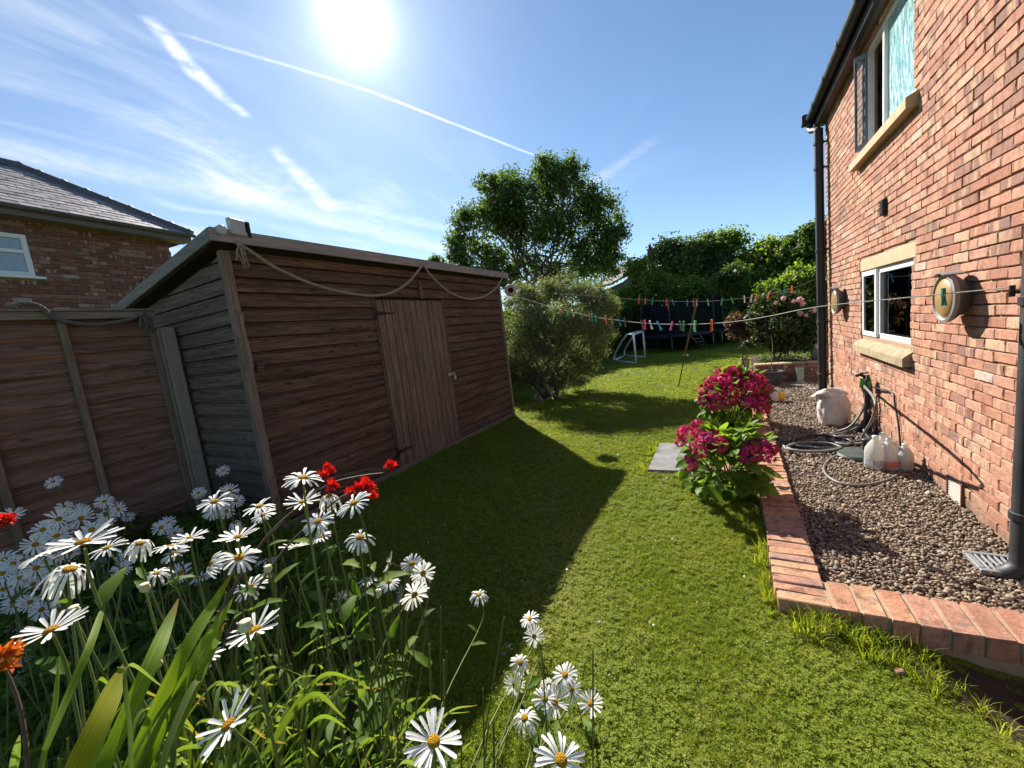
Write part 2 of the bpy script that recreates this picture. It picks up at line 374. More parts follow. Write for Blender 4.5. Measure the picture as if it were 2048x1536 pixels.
def wood(name, axis, cA, cB, cK, gray=0.0, gcol=(.25, .25, .25), rough=0.78, damp=None):
    m, g, out = newmat(name); r = g.rnd(); p0 = g.pos()
    p = g.vm('ADD', p0, g.vm('SCALE', (11.3, 17.9, 7.7), r))
    sc = [30.0, 30.0, 30.0]; sc[axis] = 1.7
    ps = g.vm('MULTIPLY', p, tuple(sc))
    wv = g.vm('ADD', ps, g.vm('SCALE', g.noise(g.vm('SCALE', ps, 0.22), 1.0, 2, 0.5, True), 1.3))
    gr = g.noise(wv, 1.0, 5, 0.62)
    fine = g.noise(g.vm('MULTIPLY', p, tuple(3.2*a if i != axis else 5.0 for i, a in enumerate(sc))), 1.0, 3, 0.6)
    col = g.mix(g.ramp(gr, [(.34, 0), (.62, 1)]), cA, cB)
    col = g.mix(g.m('MULTIPLY', g.mr(fine, .46, .64), .65), col, tuple(a*.45 for a in cA))
    ks = [10.0, 10.0, 10.0]; ks[axis] = 3.6
    vo = g.n('ShaderNodeTexVoronoi', None, Scale=1.0, Vector=g.vm('MULTIPLY', p, tuple(ks)))
    kn = g.mr(vo.outputs['Distance'], .20, .06)
    col = g.mix(g.m('MULTIPLY', kn, .85), col, cK)
    if gray: col = g.mix(g.m('MULTIPLY', g.mr(g.noise(p0, 1.7, 4, 0.6), .35, .65), gray), col, gcol)
    col = g.mix(g.m('MULTIPLY', g.m('FRACT', g.m('MULTIPLY', r, 5.3)), .30), col, tuple(a*.55 for a in cA))
    if damp:                                   # rising damp and algae stain with an uneven tide line
        zc = g.n('ShaderNodeSeparateXYZ', None, Vector=p0).outputs[2]
        col = g.mix(g.m('MULTIPLY', g.mr(g.m('ADD', zc, g.m('MULTIPLY', g.noise(p0, 1.6, 4, .6), .9)), damp, .25, 0, 1, 'SMOOTHSTEP'), .5), col, (.05, .038, .034))
    principled(g, out, col, rough, g.m('ADD', gr, g.m('MULTIPLY', fine, .5)), 0.5, 0.004, spec=0.25); return m
M_WFRONT = wood('stained_cladding', 1, (.060, .030, .021), (.205, .115, .078), (.018, .010, .008), .18, (.12, .09, .082), damp=.9)
M_WSIDE = wood('grey_cladding', 0, (.098, .070, .058), (.235, .180, .152), (.03, .022, .018), .3, (.155, .125, .112), damp=1.5)
M_WDOOR = wood('door_planks', 2, (.125, .076, .055), (.275, .18, .132), (.05, .03, .02), .2, (.26, .21, .18), damp=.7)
M_WPOST = wood('corner_post_wood', 2, (.17, .115, .085), (.29, .205, .155), (.06, .055, .04), .35, (.24, .215, .20), damp=.8)
M_FASCIA = wood('fascia_wood', 1, (.26, .21, .19), (.40, .335, .30), (.10, .08, .07), .4, (.30, .27, .26))
M_FASCX = wood('side_fascia_wood', 0, (.19, .17, .16), (.31, .28, .265), (.10, .08, .07), .4, (.22, .21, .21))
M_FENCE = wood('fence_board_wood', 1, (.125, .064, .044), (.30, .175, .125), (.03, .018, .014), .4, (.19, .115, .092), damp=.9)
M_FRAILV = wood('fence_batten_wood', 2, (.16, .11, .08), (.26, .19, .14), (.06, .055, .04), .4, (.22, .185, .16), damp=1.0)
M_FRAIL = wood('fence_rail_wood', 1, (.22, .17, .13), (.34, .27, .21), (.08, .06, .05), .4, (.24, .21, .19))
M_FELT = surf('roof_felt', (.06, .065, .06), (.10, .10, .09), 12, 0.95, 0.6, 260)
M_DARK = surf('dark_gap', (.012, .010, .009), (.022, .018, .016), 6, 0.95, 0.1)
M_BLKMETAL = surf('black_iron', (.016, .016, .017), (.035, .03, .028), 30, 0.55, 0.3, 200, metal=0.4)
M_ZINC = surf('zinc_metal', (.32, .32, .33), (.48, .48, .48), 40, 0.42, 0.2, 200, metal=0.85)
M_BLKPL = surf('black_plastic_pipe', (.012, .013, .016), (.024, .025, .029), 5, 0.52, 0.08, 60, spec=0.5)
M_WHITEPL = surf('white_plastic', (.70, .71, .72), (.80, .80, .80), 6, 0.35, 0.05, 60, spec=0.5)
M_GREYPL = surf('grey_weathered_plastic', (.33, .34, .35), (.46, .46, .47), 9, 0.5, 0.1, 80)
M_SASH = surf('shaded_sash_plastic', (.16, .19, .25), (.24, .27, .34), 14, 0.5, 0.1, 80)  # bluish shade on the open sash is put into its plastic colour
M_SOFFIT = surf('brown_soffit', (.10, .075, .068), (.14, .105, .095), 6, 0.7, 0.1)
M_ROPE = surf('jute_rope', (.23, .18, .13), (.40, .33, .25), 60, 0.95, 0.9, 300, bdist=.006)
M_ROPED = surf('dark_rope', (.10, .085, .075), (.22, .19, .17), 60, 0.95, 0.9, 300, bdist=.006)
M_SOIL = surf('soil', (.045, .030, .020), (.095, .065, .045), 20, 0.97, 1.0, 90, bdist=.02)
M_SLATE = surf('slate', (.20, .17, .185), (.33, .29, .30), 5, 0.5, 0.4, 60, var=.45, spec=0.45)
M_RIDGE = surf('ridge_tile', (.07, .07, .085), (.125, .12, .135), 8, 0.6, 0.4, 60)
def glass_mat():
    m, g, out = newmat('window_glass')
    gl = g.n('ShaderNodeBsdfGlossy', None, Color=(.95, .98, 1), Roughness=.015); tr = g.n('ShaderNodeBsdfTransparent', None, Color=(.80, .86, .86))
    fr = g.n('ShaderNodeFresnel', None, IOR=1.65)
    mx = g.n('ShaderNodeMixShader', None, Fac=fr, i1=tr, i2=gl); g.t.links.new(mx.outputs[0], out.inputs[0]); return m
M_GLASS = glass_mat()
def obscure_mat(name, ca, cb, cc, sx):
    m, g, out = newmat(name); p = g.pos()
    n1 = g.noise(g.vm('MULTIPLY', p, sx), 1.0, 6, 0.75)
    n2 = g.noise(g.vm('MULTIPLY', g.vm('ADD', p, (3, 5, 1)), tuple(a*.45 for a in sx)), 1.0, 4, 0.7)
    col = g.mix(g.ramp(n1, [(.40, 0), (.60, 1)]), ca, cb); col = g.mix(g.mr(n2, .52, .62), col, cc)
    principled(g, out, col, 0.12, n1, 0.6, 0.004, spec=0.8); return m
M_OBSC = obscure_mat('obscure_glass', (.05, .20, .22), (.62, .84, .86), (.16, .36, .30), (20, 26, 7))
M_FROST = obscure_mat('frosted_glass', (.22, .32, .40), (.36, .46, .54), (.28, .38, .46), (40, 40, 40))
M_GRAVELBASE = surf('gravel_base', (.075, .055, .042), (.16, .12, .095), 45, 0.95, 1.0, 110, bdist=.02)
def pebble_mat():
    m, g, out = newmat('pebbles'); r = g.rnd()
    col = g.ramp(r, [(0, (.13, .09, .058)), (.25, (.27, .20, .135)), (.5, (.36, .285, .205)), (.72, (.21, .17, .13)), (.88, (.43, .35, .26)), (.97, (.25, .13, .085))], 'CONSTANT')
    col = g.mix(g.m('MULTIPLY', g.noise(g.pos(), 120, 3, .6), .5), col, (.10, .075, .06))
    principled(g, out, col, 0.7, spec=0.3); return m
M_PEBBLE = pebble_mat()
def lawn_mat():
    m, g, out = newmat('lawn_turf'); p = g.pos()
    a = g.noise(p, 1.1, 4, 0.6); b = g.noise(p, 55, 4, 0.7); c = g.noise(p, 6, 3, 0.6)
    col = g.mix(g.ramp(b, [(.3, 0), (.7, 1)]), (.075, .115, .014), (.17, .225, .030))
    col = g.mix(g.m('MULTIPLY', g.mr(g.m('ADD', a, g.m('MULTIPLY', c, .35)), .60, .82), .55), col, (.19, .17, .045))
    principled(g, out, col, 0.9, b, 1.0, 0.03, spec=0.15); return m
M_LAWN = lawn_mat()

# ================================================================== ground
# flower-bed and gravel outlines (metres; x right along the shed side, y along the house wall)
XW = 1.447                                     # house wall face
KX0, KX1, KY0, KY1, KZ = 0.155, 0.395, 2.36, 2.62, 0.10   # kerb: long run x range, near run y range, top
def lawn_z(x, y):
    x = np.asarray(x, float); y = np.asarray(y, float)
    dip = np.exp(-(((x-1.08)/0.32)**2 + ((y-2.12)/0.26)**2))*0.16
    und = 0.012*np.sin(x*1.7+0.6*y) + 0.010*np.sin(y*2.3-x)
    return -dip + und*np.clip((np.hypot(x, y)-0.5)/2, 0, 1)*np.clip((16-np.hypot(x, y))/6, 0, 1)
def lawn():
    xs = np.unique(np.concatenate([np.array([-600, -200, -80, -40, -20, -12, -8]), np.linspace(-6, 2.2, 60), np.array([4, 8, 14, 30, 80, 200, 600])]))
    ys = np.unique(np.concatenate([np.array([-600, -100, -20, -6, -3]), np.linspace(-1.5, 12, 90), np.array([14, 17, 20, 25, 30, 40, 80, 200, 600])]))
    X, Y = np.meshgrid(xs, ys); Z = lawn_z(X, Y); V = np.stack([X.ravel(), Y.ravel(), Z.ravel()], 1); nx = len(xs)
    i = np.arange(len(ys)-1)[:, None]*nx + np.arange(nx-1)[None, :]; i = i.ravel()
    o = bpy.data.objects.new('lawn', mesh_np('lawn', V, np.stack([i, i+1, i+nx+1, i+nx], 1), M_LAWN, True)); link(o)
    tag(o, 'mown garden lawn reaching back to the hedge', kind='structure')
lawn()
BED = [(-5.3, -1.0), (-5.3, 1.96), (-4.05, 1.96), (-3.3, 1.75), (-2.3, 1.45), (-1.5, 1.05), (-1.0, .80), (-.35, .72), (-.1, .45), (0.0, -1.0)]
def inpoly(x, y, poly):
    x = np.asarray(x); y = np.asarray(y); c = np.zeros(x.shape, bool); n = len(poly)
    for i in range(n):
        (x1, y1), (x2, y2) = poly[i], poly[(i+1) % n]
        with np.errstate(divide='ignore', invalid='ignore'):
            c ^= ((y1 > y) != (y2 > y)) & (x < (x2-x1)*(y-y1)/(y2-y1)+x1)
    return c
b = MB(); b.prism([(x, y, 0.02) for x, y in BED], (0, 0, 0.03)); tag(b.obj('flower_bed_soil', M_SOIL), 'dark soil of the flower bed', kind='structure')
b = MB(); b.box(KX1-.02, XW+.03, KY1-.02, 9.75, -.05, .028); tag(b.obj('gravel_bed', M_GRAVELBASE), 'gravel strip along the house wall', kind='structure')

# ================================================================== house on the right
def brick_meshes(hx, hy, hz, n=4, ch=0.006, mat=None, jit=0.0022):
    out = []
    for i in range(n):
        V, Fc = chamfer_box((hx, hy, hz), ch); V = V + np.random.default_rng(i+int(hy*1e4)).normal(size=V.shape)*jit
        out.append((V, Fc))
    return out
def wall_bricks(parent, plane_x, y0, y1, z0, z1, L, CH, J, openings, mat, nparts, sign, hero=None, bond_off=0.0, name='brick'):
    """stretcher bond on the plane x = plane_x; sign is the outward x direction. The nparts bricks that show largest become
    objects of their own, the rest one joined part."""
    hz = (CH-J)/2; items = []
    nz = int(round((z1-z0)/CH))
    for k in range(nz):
        zc = z0+(k+.5)*CH; y = y0 - (L/2 if k % 2 else 0) + bond_off
        while y < y1:
            a, b_ = max(y, y0), min(y+L-J, y1); segs = [(a, b_)]
            for (oy0, oy1, oz0, oz1) in openings:
                if zc+hz*.8 > oz0 and zc-hz*.8 < oz1:
                    ns = []
                    for (s0, s1) in segs:
                        if s1 <= oy0 or s0 >= oy1: ns.append((s0, s1)); continue
                        if s0 < oy0-.03: ns.append((s0, oy0-J*.5))
                        if s1 > oy1+.03: ns.append((oy1+J*.5, s1))
                    segs = ns
            items += [(s0, s1, zc) for s0, s1 in segs if s1-s0 > .025]
            y += L
    cache = {}
    def key_of(s0, s1): return round((s1-s0)/2, 3)
    score = []
    for (s0, s1, zc) in items:
        c = V3(plane_x, (s0+s1)/2, zc)-EYE; depth = c@_fw
        px = CX+F_PX*(c@_rt)/depth if depth > 0 else -1; py = CY-F_PX*(c@_up)/depth if depth > 0 else -1
        vis = depth > 0 and -20 < px < 2070 and -10 < py < 1550 and not (px > 2010 and py > 400)
        score.append((s1-s0)*abs(c[0])/np.linalg.norm(c)**3 if vis else 0)
    order = np.argsort(score)[::-1]; big = set(int(i) for i in order[:nparts] if score[int(i)] > 0)
    VV, FF, off = [], [], 0
    for i, (s0, s1, zc) in enumerate(items):
        hy = key_of(s0, s1); q = random.randrange(4); dx = random.uniform(-.0025, .0035)*sign
        loc = (plane_x + dx, (s0+s1)/2, zc + random.uniform(-.0015, .0015)); kk = (hy, q)
        if kk not in cache:
            V, Fc = chamfer_box((.012, max(hy, .013), hz), .0045); rr = np.random.default_rng(q*977+int(hy*1e4))
            cache[kk] = [V + rr.normal(size=V.shape)*(.0016, .0036, .0026), Fc, None]
        ent = cache[kk]
        if i in big:
            if ent[2] is None: ent[2] = mesh_np(name, ent[0], ent[1], mat)
            o = inst(name, ent[2], parent, loc); o.rotation_euler = (random.uniform(-.006, .006), 0, 0)
        else:
            VV.append(ent[0]+np.array(loc)); FF += [[j+off for j in f] for f in ent[1]]; off += len(ent[0])
    if VV:
        V = np.vstack(VV); o = bpy.data.objects.new('brickwork', mesh_np('brickwork', V-wloc(parent), FF, mat)); link(o, parent); o['kind'] = 'stuff'
def wall_sheet(mb, x, y0, y1, z0, z1, openings, sgn, depth):
    """wall slab with rectangular openings, as strips"""
    ys = sorted({y0, y1, *[o[0] for o in openings], *[o[1] for o in openings]}); zs = sorted({z0, z1, *[o[2] for o in openings], *[o[3] for o in openings]})
    for i in range(len(ys)-1):
        run = []
        for j in range(len(zs)-1):
            ym, zm = (ys[i]+ys[i+1])/2, (zs[j]+zs[j+1])/2
            if any(o[0] < ym < o[1] and o[2] < zm < o[3] for o in openings): continue
            if run and abs(run[-1][1]-zs[j]) < 1e-9: run[-1][1] = zs[j+1]
            else: run.append([zs[j], zs[j+1]])
        for (a, c) in run: mb.box(min(x, x-sgn*depth), max(x, x-sgn*depth), ys[i], ys[i+1], a, c)
YN, YF, ZT = 1.6, 8.56, 4.47
house = thing('brick_house', 'red brick house wall on the right with white framed window and black gutter', 'house', (XW, 5.0, 0))
WIN1 = (4.99, 6.58, 1.145, 1.945); WIN2 = (4.99, 6.46, 3.34, 4.40)
OPEN1 = (4.93, 6.63, .955, 2.085)              # bricks stop at sill and lintel
mb = MB(); wall_sheet(mb, XW+.012, YN, YF-.005, -.05, ZT-.03, [WIN1, WIN2], -1, .11); mb.obj('wall', M_MORTAR, house)
wall_bricks(house, XW+.008, YN, YF, -.02, ZT-.03, .2275, .0735, .0085, [(4.99, 6.58, 1.07, 1.945), (4.90, 6.645, 1.945, 2.085), (4.93, 6.66, .955, 1.075), WIN2, (4.86, 6.74, 3.18, 3.34)], M_BRICK, 300, -1)
mb = MB(); mb.box(XW+.125, XW+4.5, YN, YF-.01, -.05, ZT-.05); 
# body of the house behind the windows is a shell so that the rooms stay hollow
mb = MB()
mb.box(XW+4.3, XW+4.5, YN, YF-.01, -.05, 5.0); mb.box(XW+.125, XW+4.3, YF-.2, YF-.012, -.05, 4.6); mb.box(XW+.125, XW+4.3, YN+.01, YN+.2, -.05, 4.6)
mb.box(XW+.125, XW+4.3, YN+.2, YF-.2, -.05, .0); mb.box(XW+.125, XW+4.3, YN+.2, YF-.2, 2.5, 2.7); mb.box(XW+.125, XW+4.3, YN+.2, YF-.2, 4.60, 4.66)
mb.obj('inner_walls', surf('room_plaster', (.42, .40, .36), (.50, .48, .44), 4, .9, .1), house)
# end wall bricks of the far corner seen edge on: quoin return
mb = MB()
for k in range(60):
    z = -.02+k*.0735; mb.box(XW+.001, XW+(.215 if k % 2 else .10), YF-.006, YF+.004, z+.005, z+.068)
mb.obj('corner_return', M_BRICK, house)
# eaves
mb = MB(); mb.box(1.374, XW+.006, YN, YF+.12, ZT-.028, ZT-.006); mb.obj('soffit', M_SOFFIT, house)
mb = MB(); mb.box(1.318, 1.372, YN, YF+.12, ZT-.045, ZT+.15, .004); mb.obj('fascia_board', M_BLKPL, house)
mb = MB(); mb.prism([(1.24, YN, ZT+.165), (XW+2.2, YN, ZT+1.75), (XW+2.2, YN, ZT+1.83), (1.24, YN, ZT+.205)], (0, YF+.16-YN, 0)); mb.prism([(XW+2.2, YN, ZT+1.75), (XW+4.9, YN, ZT+.10), (XW+4.9, YN, ZT+.18), (XW+2.2, YN, ZT+1.83)], (0, YF+.16-YN, 0)); mb.obj('roof', M_RIDGE, house)
mb = MB()
for side in (0,):                                # half-round gutter
    prof = [(math.cos(a)*.062, math.sin(a)*.062) for a in np.linspace(math.pi, 2*math.pi, 9)] + [(math.cos(a)*.055, math.sin(a)*.055) for a in np.linspace(2*math.pi, math.pi, 9)]
    mb.prism([(1.257+px, YN, ZT+.115+pz) for px, pz in prof], (0, YF+.05-YN, 0))
gut = mb.obj('gutter', M_BLKPL, house)
mb = MB()
for y in np.arange(2.4, 8.3, .8):
    pr = [(math.cos(a)*.069, math.sin(a)*.069) for a in np.linspace(math.pi*.93, 2.07*math.pi, 10)] + [(math.cos(a)*.060, math.sin(a)*.060) for a in np.linspace(2.07*math.pi, math.pi*.93, 10)]
    mb.prism([(1.257+px, y, ZT+.117+pz) for px, pz in pr], (0, .05, 0))
mb.obj('gutter_bracket', M_BLKPL, gut)
# hopper outlet and far downpipe with swan-neck
mb = MB(); mb.box(1.150, 1.332, YF+.02, YF+.16, ZT+.045, ZT+.20, .012); mb.tube([(1.257, YF+.07, ZT+.05), (1.257, YF+.07, ZT-.02), (1.27, YF+.02, ZT-.075), (1.31, YF-.09, ZT-.115), (1.335, YF-.14, ZT-.15)], .048, 10); mb.obj('gutter_outlet', M_BLKPL, house)
def downpipe(x, y, z0, z1, r, clips, shoe=None):
    mb = MB(); pts = [(x, y, z1), (x, y, z0)]
    if shoe is not None: pts = [(x, y, z1), (x, y, z0+.10), (x-.012, y-.004, z0+.055), (x-.05, y-.01, z0+.02), (x-.085, y-.015, z0+.0)]
    mb.tube(pts, r, 16, True); o = mb.obj('downpipe', M_BLKPL, house, auto=40)
    for z in clips:
        mb = MB(); mb.lathe([(r+.001, 0), (r+.010, .004), (r+.010, .045), (r+.001, .049)], (x, y, z), 16); mb.box(x+r*.7, XW-.002, y-.012, y+.012, z+.012, z+.037)
        mb.obj('pipe_clip', M_BLKPL, o)
    return o
downpipe(1.335, YF-.14, .03, ZT-.14, .062, (.35, 1.25, 2.43, 3.72, 4.1))
downpipe(1.358, 3.07, .02, 4.42, .053, (.36, 1.53, 3.3), True)
# windows
def frame_rect(mb, x0, x1, y0, y1, z0, z1, w):
    mb.box(x0, x1, y0, y0+w, z0, z1, .004); mb.box(x0, x1, y1-w, y1, z0, z1, .004); mb.box(x0, x1, y0+w, y1-w, z0, z0+w, .004); mb.box(x0, x1, y0+w, y1-w, z1-w, z1, .004)
w1 = None
mb = MB(); y0, y1, z0, z1 = WIN1; frame_rect(mb, XW+.035, XW+.095, y0, y1, z0, z1, .045); mb.box(XW+.03, XW+.09, 5.985, 6.045, z0+.045, z1-.045, .004)
w1 = mb.obj('window', M_WHITEPL, house)
mb = MB(); frame_rect(mb, XW+.005, XW+.034, 6.03, y1-.012, z0+.012, z1-.012, .055); mb.obj('opening_sash', M_WHITEPL, w1)
mb = MB(); frame_rect(mb, XW+.026, XW+.034, y0+.042, 5.987, z0+.042, z1-.042, .022); mb.obj('glazing_bead', M_WHITEPL, w1)
mb = MB(); mb.box(XW+.060, XW+.068, y0+.04, 5.99, z0+.04, z1-.04); mb.obj('pane', M_GLASS, w1)
mb = MB(); mb.box(XW+.016, XW+.022, 6.08, y1-.06, z0+.06, z1-.06); mb.obj('pane', M_GLASS, w1)
mb = MB(); mb.box(XW+.16, XW+.17, 5.1, 5.95, 1.68, 1.90); 
for k in range(5): mb.box(XW+.155, XW+.16, 5.1, 5.95, 1.69+k*.042, 1.70+k*.042)
mb.obj('roller_blind', surf('blind_fabric', (.42, .44, .40), (.50, .51, .47), 10, .9, .1), w1)
mb = MB(); mb.box(XW+.004, XW+.12, 4.905, 6.64, 1.947, 2.082, .006); mb.obj('lintel', M_STONE, house)
mb = MB(); P = [(XW-.072, 4.94, .957), (XW-.072, 4.94, 1.035), (XW-.060, 4.94, 1.05), (XW+.05, 4.94, 1.140), (XW+.05, 4.94, .957)]; mb.prism(P, (0, 1.715, 0)); mb.obj('window_sill', M_SILL, house)
# upper window: open sash standing out from the far jamb, fixed obscure pane
mb = MB(); y0, y1, z0, z1 = WIN2; frame_rect(mb, XW+.03, XW+.09, y0, y1, z0, z1, .045); mb.box(XW+.022, XW+.088, 5.83, 5.885, z0+.045, z1-.045, .004)
w2 = mb.obj('window', M_WHITEPL, house)
mb = MB(); mb.box(XW+.055, XW+.063, y0+.035, 5.835, z0+.035, z1-.035); mb.obj('obscure_pane', M_OBSC, w2)
d = unit(V3(-.80, .60, 0)); px_, c0 = np.array([-d[1], d[0], 0]), V3(XW+.03, 6.44, 0)
mb = MB()
for (a, b_, zz0, zz1) in ((0, .06, z0+.01, z1-.01), (.50, .56, z0+.01, z1-.01), (.06, .50, z0+.01, z0+.075), (.06, .50, z1-.075, z1-.01)):
    a *= .21; b_ *= .21
    mb.obox(c0+d*(a+b_)/2+V3(0, 0, (zz0+zz1)/2), (d, px_, (0, 0, 1)), ((b_-a)/2, .022, (zz1-zz0)/2), .003)
s2 = mb.obj('open_sash', M_SASH, w2)
mb = MB(); mb.obox(c0+d*.06+V3(0, 0, (z0+z1)/2), (d, px_, (0, 0, 1)), (.046, .004, (z1-z0)/2-.08)); mb.obj('pane', M_GLASS, s2)
mb = MB(); P = [(XW-.085, 4.87, 3.19), (XW-.085, 4.87, 3.275), (XW+.04, 4.87, 3.335), (XW+.04, 4.87, 3.19)]; mb.prism(P, (0, 1.86, 0)); mb.obj('window_sill', M_STONE, house)
mb = MB(); mb.box(XW+.004, XW+.1, 4.9, 6.6, 4.405, ZT-.03, .003); mb.obj('head_board', M_SOFFIT, house)
mb = MB(); mb.box(XW-.035, XW+.01, 5.63, 5.75, 2.46, 2.62, .008)
for k in range(5): mb.box(XW-.043, XW-.034, 5.64, 5.74, 2.478+k*.028, 2.492+k*.028, .002)
mb.obj('wall_vent', M_BLKMETAL, house)
mb = MB(); frame_rect(mb, XW-.022, XW+.012, 3.945, 4.185, .01, .215, .018); ab = mb.obj('air_grille', surf('grille_frame', (.14, .05, .04), (.20, .09, .07), 9, .6, .2), house)
mb = MB(); mb.box(XW-.010, XW+.008, 3.963, 4.167, .028, .197)
for k in range(8): mb.box(XW-.018, XW-.011, 3.97, 4.16, .036+k*.020, .046+k*.020, .002)
mb.obj('grille_louvre', surf('louvre_grey', (.36, .32, .29), (.46, .42, .38), 20, .7, .2), ab)

# ================================================================== kerb of bricks on edge round the gravel
kerb = thing('brick_kerb', 'low kerb of red bricks on edge around the gravel strip', 'kerb', (KX0, KY0, 0))
KM = {}
def kmesh(hx, hy, hz, q):
    k = (hx, hy, hz, q)
    if k not in KM:
        V, Fc = chamfer_box((hx, hy, hz), .0045); V = V + np.random.default_rng(q+int(hx*3e3)).normal(size=V.shape)*.0016; KM[k] = mesh_np('brick', V, Fc, M_KBRICK)
    return KM[k]
y = KY0; i = 0
while y < 11.9:
    p = .0785; q = random.randrange(6)
    inst('brick', kmesh(.118, p/2-.0045, .055, q), kerb, ((KX0+KX1)/2+random.uniform(-.006, .006), y+p/2, KZ-.055+random.uniform(-.005, .004)), (random.uniform(-.03, .03), random.uniform(-.02, .02), random.uniform(-.025, .025))); y += p*(1 if y < 7 else 1.0); i += 1
x = KX1+.012
while x < XW-.05:
    p = .107; inst('brick', kmesh(p/2-.006, .122, .055, random.randrange(6)), kerb, (x+p/2, (KY0+KY1)/2-.008+random.uniform(-.005, .005), KZ-.056+random.uniform(-.005, .004)), (random.uniform(-.02, .02), random.uniform(-.02, .02), random.uniform(-.03, .03))); x += p
x = KX1+.02; 
while x < XW-.05:                              # footing course that the worn soil lays bare
    p = .225; inst('brick', kmesh(p/2-.006, .05, .034, random.randrange(6)), kerb, (x+p/2, KY0+.062, -.055), (0, 0, random.uniform(-.02, .02))); x += p
x = -.50
while x < KX0-.06:                             # short return that runs to the paving slab
    p = .107; inst('brick', kmesh(p/2-.005, .11, .045, random.randrange(6)), kerb, (x+p/2, 4.36, .052), (0, 0, random.uniform(-.03, .03))); x += p
mb = MB(); mb.box(KX0+.015, KX1-.015, KY0+.015, 11.85, -.12, KZ-.007); mb.box(KX1-.015, XW-.02, KY0+.012, KY1-.03, -.14, KZ-.007); mb.box(-.49, KX0+.02, 4.27, 4.45, -.05, .085)
mb.obj('mortar_bed', M_KMORTAR, kerb)

# ================================================================== shed
SX, SY0, SY1 = -4.0, 2.0, 6.95
zroof = lambda x: 2.79+(x+4.0)*.143
shed = thing('garden_shed', 'brown timber shed with plank door and pent roof beside the lawn', 'shed', (SX, SY0, 0))
mb = MB(); P = [(SX-.035, SY0+.035, .02), (-6.6, SY0+.035, .02), (-6.6, SY0+.035, zroof(-6.6)-.03), (SX-.035, SY0+.035, zroof(SX)-.03)]; mb.prism(P, (0, SY1-SY0-.07, 0)); mb.obj('inner_wall', M_DARK, shed)
DY0, DY1, DZ0, DZ1 = 3.70, 5.06, .05, 2.34
def ship_front(y0, y1, z, h, t=.03):
    mb = MB(); tilt = random.uniform(-.002, .002)
    P = [(SX-.034, y0, z+.006), (SX+tilt, y0, z+.006), (SX+tilt, y0, z+h*.80), (SX-.026, y0, z+h*.87), (SX-.030, y0, z+h-.004), (SX-.034, y0, z+h-.002)]
    mb.prism(P, (0, y1-y0, 0)); mb.obj('cladding_board', M_WFRONT, shed)
BH = .1425; z = .10; k = 0
while z < 2.74:
    h = min(BH, 2.80-z)
    if z+h*.5 > DZ1+.0: ship_front(SY0+.07, SY1-.05, z, h)
    else: ship_front(SY0+.07, DY0-.05, z, h); ship_front(DY1+.045, SY1-.05, z, h)
    z += BH
def ship_side(z, h):
    x0, x1 = -6.55, SX-.045; top = z+h-.002
    mb = MB()
    if top < zroof(x0)-.06:
        P = [(x1, SY0+.034, z+.006), (x1, SY0, z+.006), (x1, SY0, z+h*.80), (x1, SY0+.026, z+h*.87), (x1, SY0+.030, top), (x1, SY0+.034, top)]
        mb.prism(P, (x0-x1, 0, 0))
    else:
        xa = -4+(z+.09-2.79)/.143; xb = -4+(top+.06-2.79)/.143
        P = [(x1, SY0+.004, z+.002), (x1, SY0+.004, min(top-.012, zroof(x1)-.06)), (min(max(xb, x0), x1-.002), SY0+.004, top-.012 if xb < x1 else zroof(x1)-.06), (max(xa, x0), SY0+.004, z+.003)]
        mb.prism(P, (0, .03, 0))
    mb.obj('cladding_board', M_WSIDE, shed)
z = .06
while z < 2.70: ship_side(z, .145); z += .145
for (x0, x1, y0, y1) in ((SX-.05, SX+.022, SY0-.014, SY0+.066), (SX-.045, SX+.02, SY1-.05, SY1+.012)):
    mb = MB(); mb.box(x0, x1, y0, y1, .03, 2.755, .004); mb.obj('corner_post', M_WPOST, shed)
mb = MB(); mb.box(SX-.05, SX+.012, DY0-.047, DY0-.006, .06, 2.37, .003); mb.obj('door_jamb', M_WFRONT, shed); mb = MB(); mb.box(SX-.05, SX+.012, DY1+.004, DY1+.042, .06, 2.37, .003); mb.obj('door_jamb', M_WFRONT, shed)
mb = MB(); mb.box(SX-.03, SX+.035, SY0+.03, SY1-.02, .0, .085, .006); mb.obj('base_plank', wood('base_timber', 1, (.16, .12, .10), (.27, .21, .175), (.05, .04, .03), .4, (.2, .17, .15)), shed)
door = None
mb = MB(); mb.box(SX-.04, SX-.016, DY0, DY1, DZ0, DZ1); door = mb.obj('door', M_DARK, shed)
NP = 11; pw = (DY1-DY0)/NP
for k in range(NP):
    mb = MB(); dz = random.uniform(-.006, .006); mb.box(SX-.014, SX+.016+random.uniform(-.002, .002), DY0+k*pw+.004, DY0+(k+1)*pw-.004, DZ0+dz, DZ1+dz*.5, .007); mb.obj('plank', M_WDOOR, door)
def strap(zc):
    mb = MB(); P = [(SX+.019, DY0-.012, zc+.028), (SX+.019, DY0+.30, zc+.008), (SX+.019, DY0+.30, zc-.008), (SX+.019, DY0-.012, zc-.028)]; mb.prism(P, (.006, 0, 0))
    mb.box(SX+.013, SX+.020, DY0-.048, DY0-.016, zc-.085, zc+.085, .002); mb.tube([(SX+.024, DY0-.014, zc-.03), (SX+.024, DY0-.014, zc+.03)], .009, 8)
    for yy in (.03, .12, .22): mb.lathe([(.010, 0), (.007, .005), (.0, .006)], (SX+.024, DY0+yy, zc), 8, np.array([(0, 1, 0), (0, 0, 1), (1, 0, 0)]))
    mb.obj('strap_hinge', M_BLKMETAL, door)
strap(2.16); strap(.30)
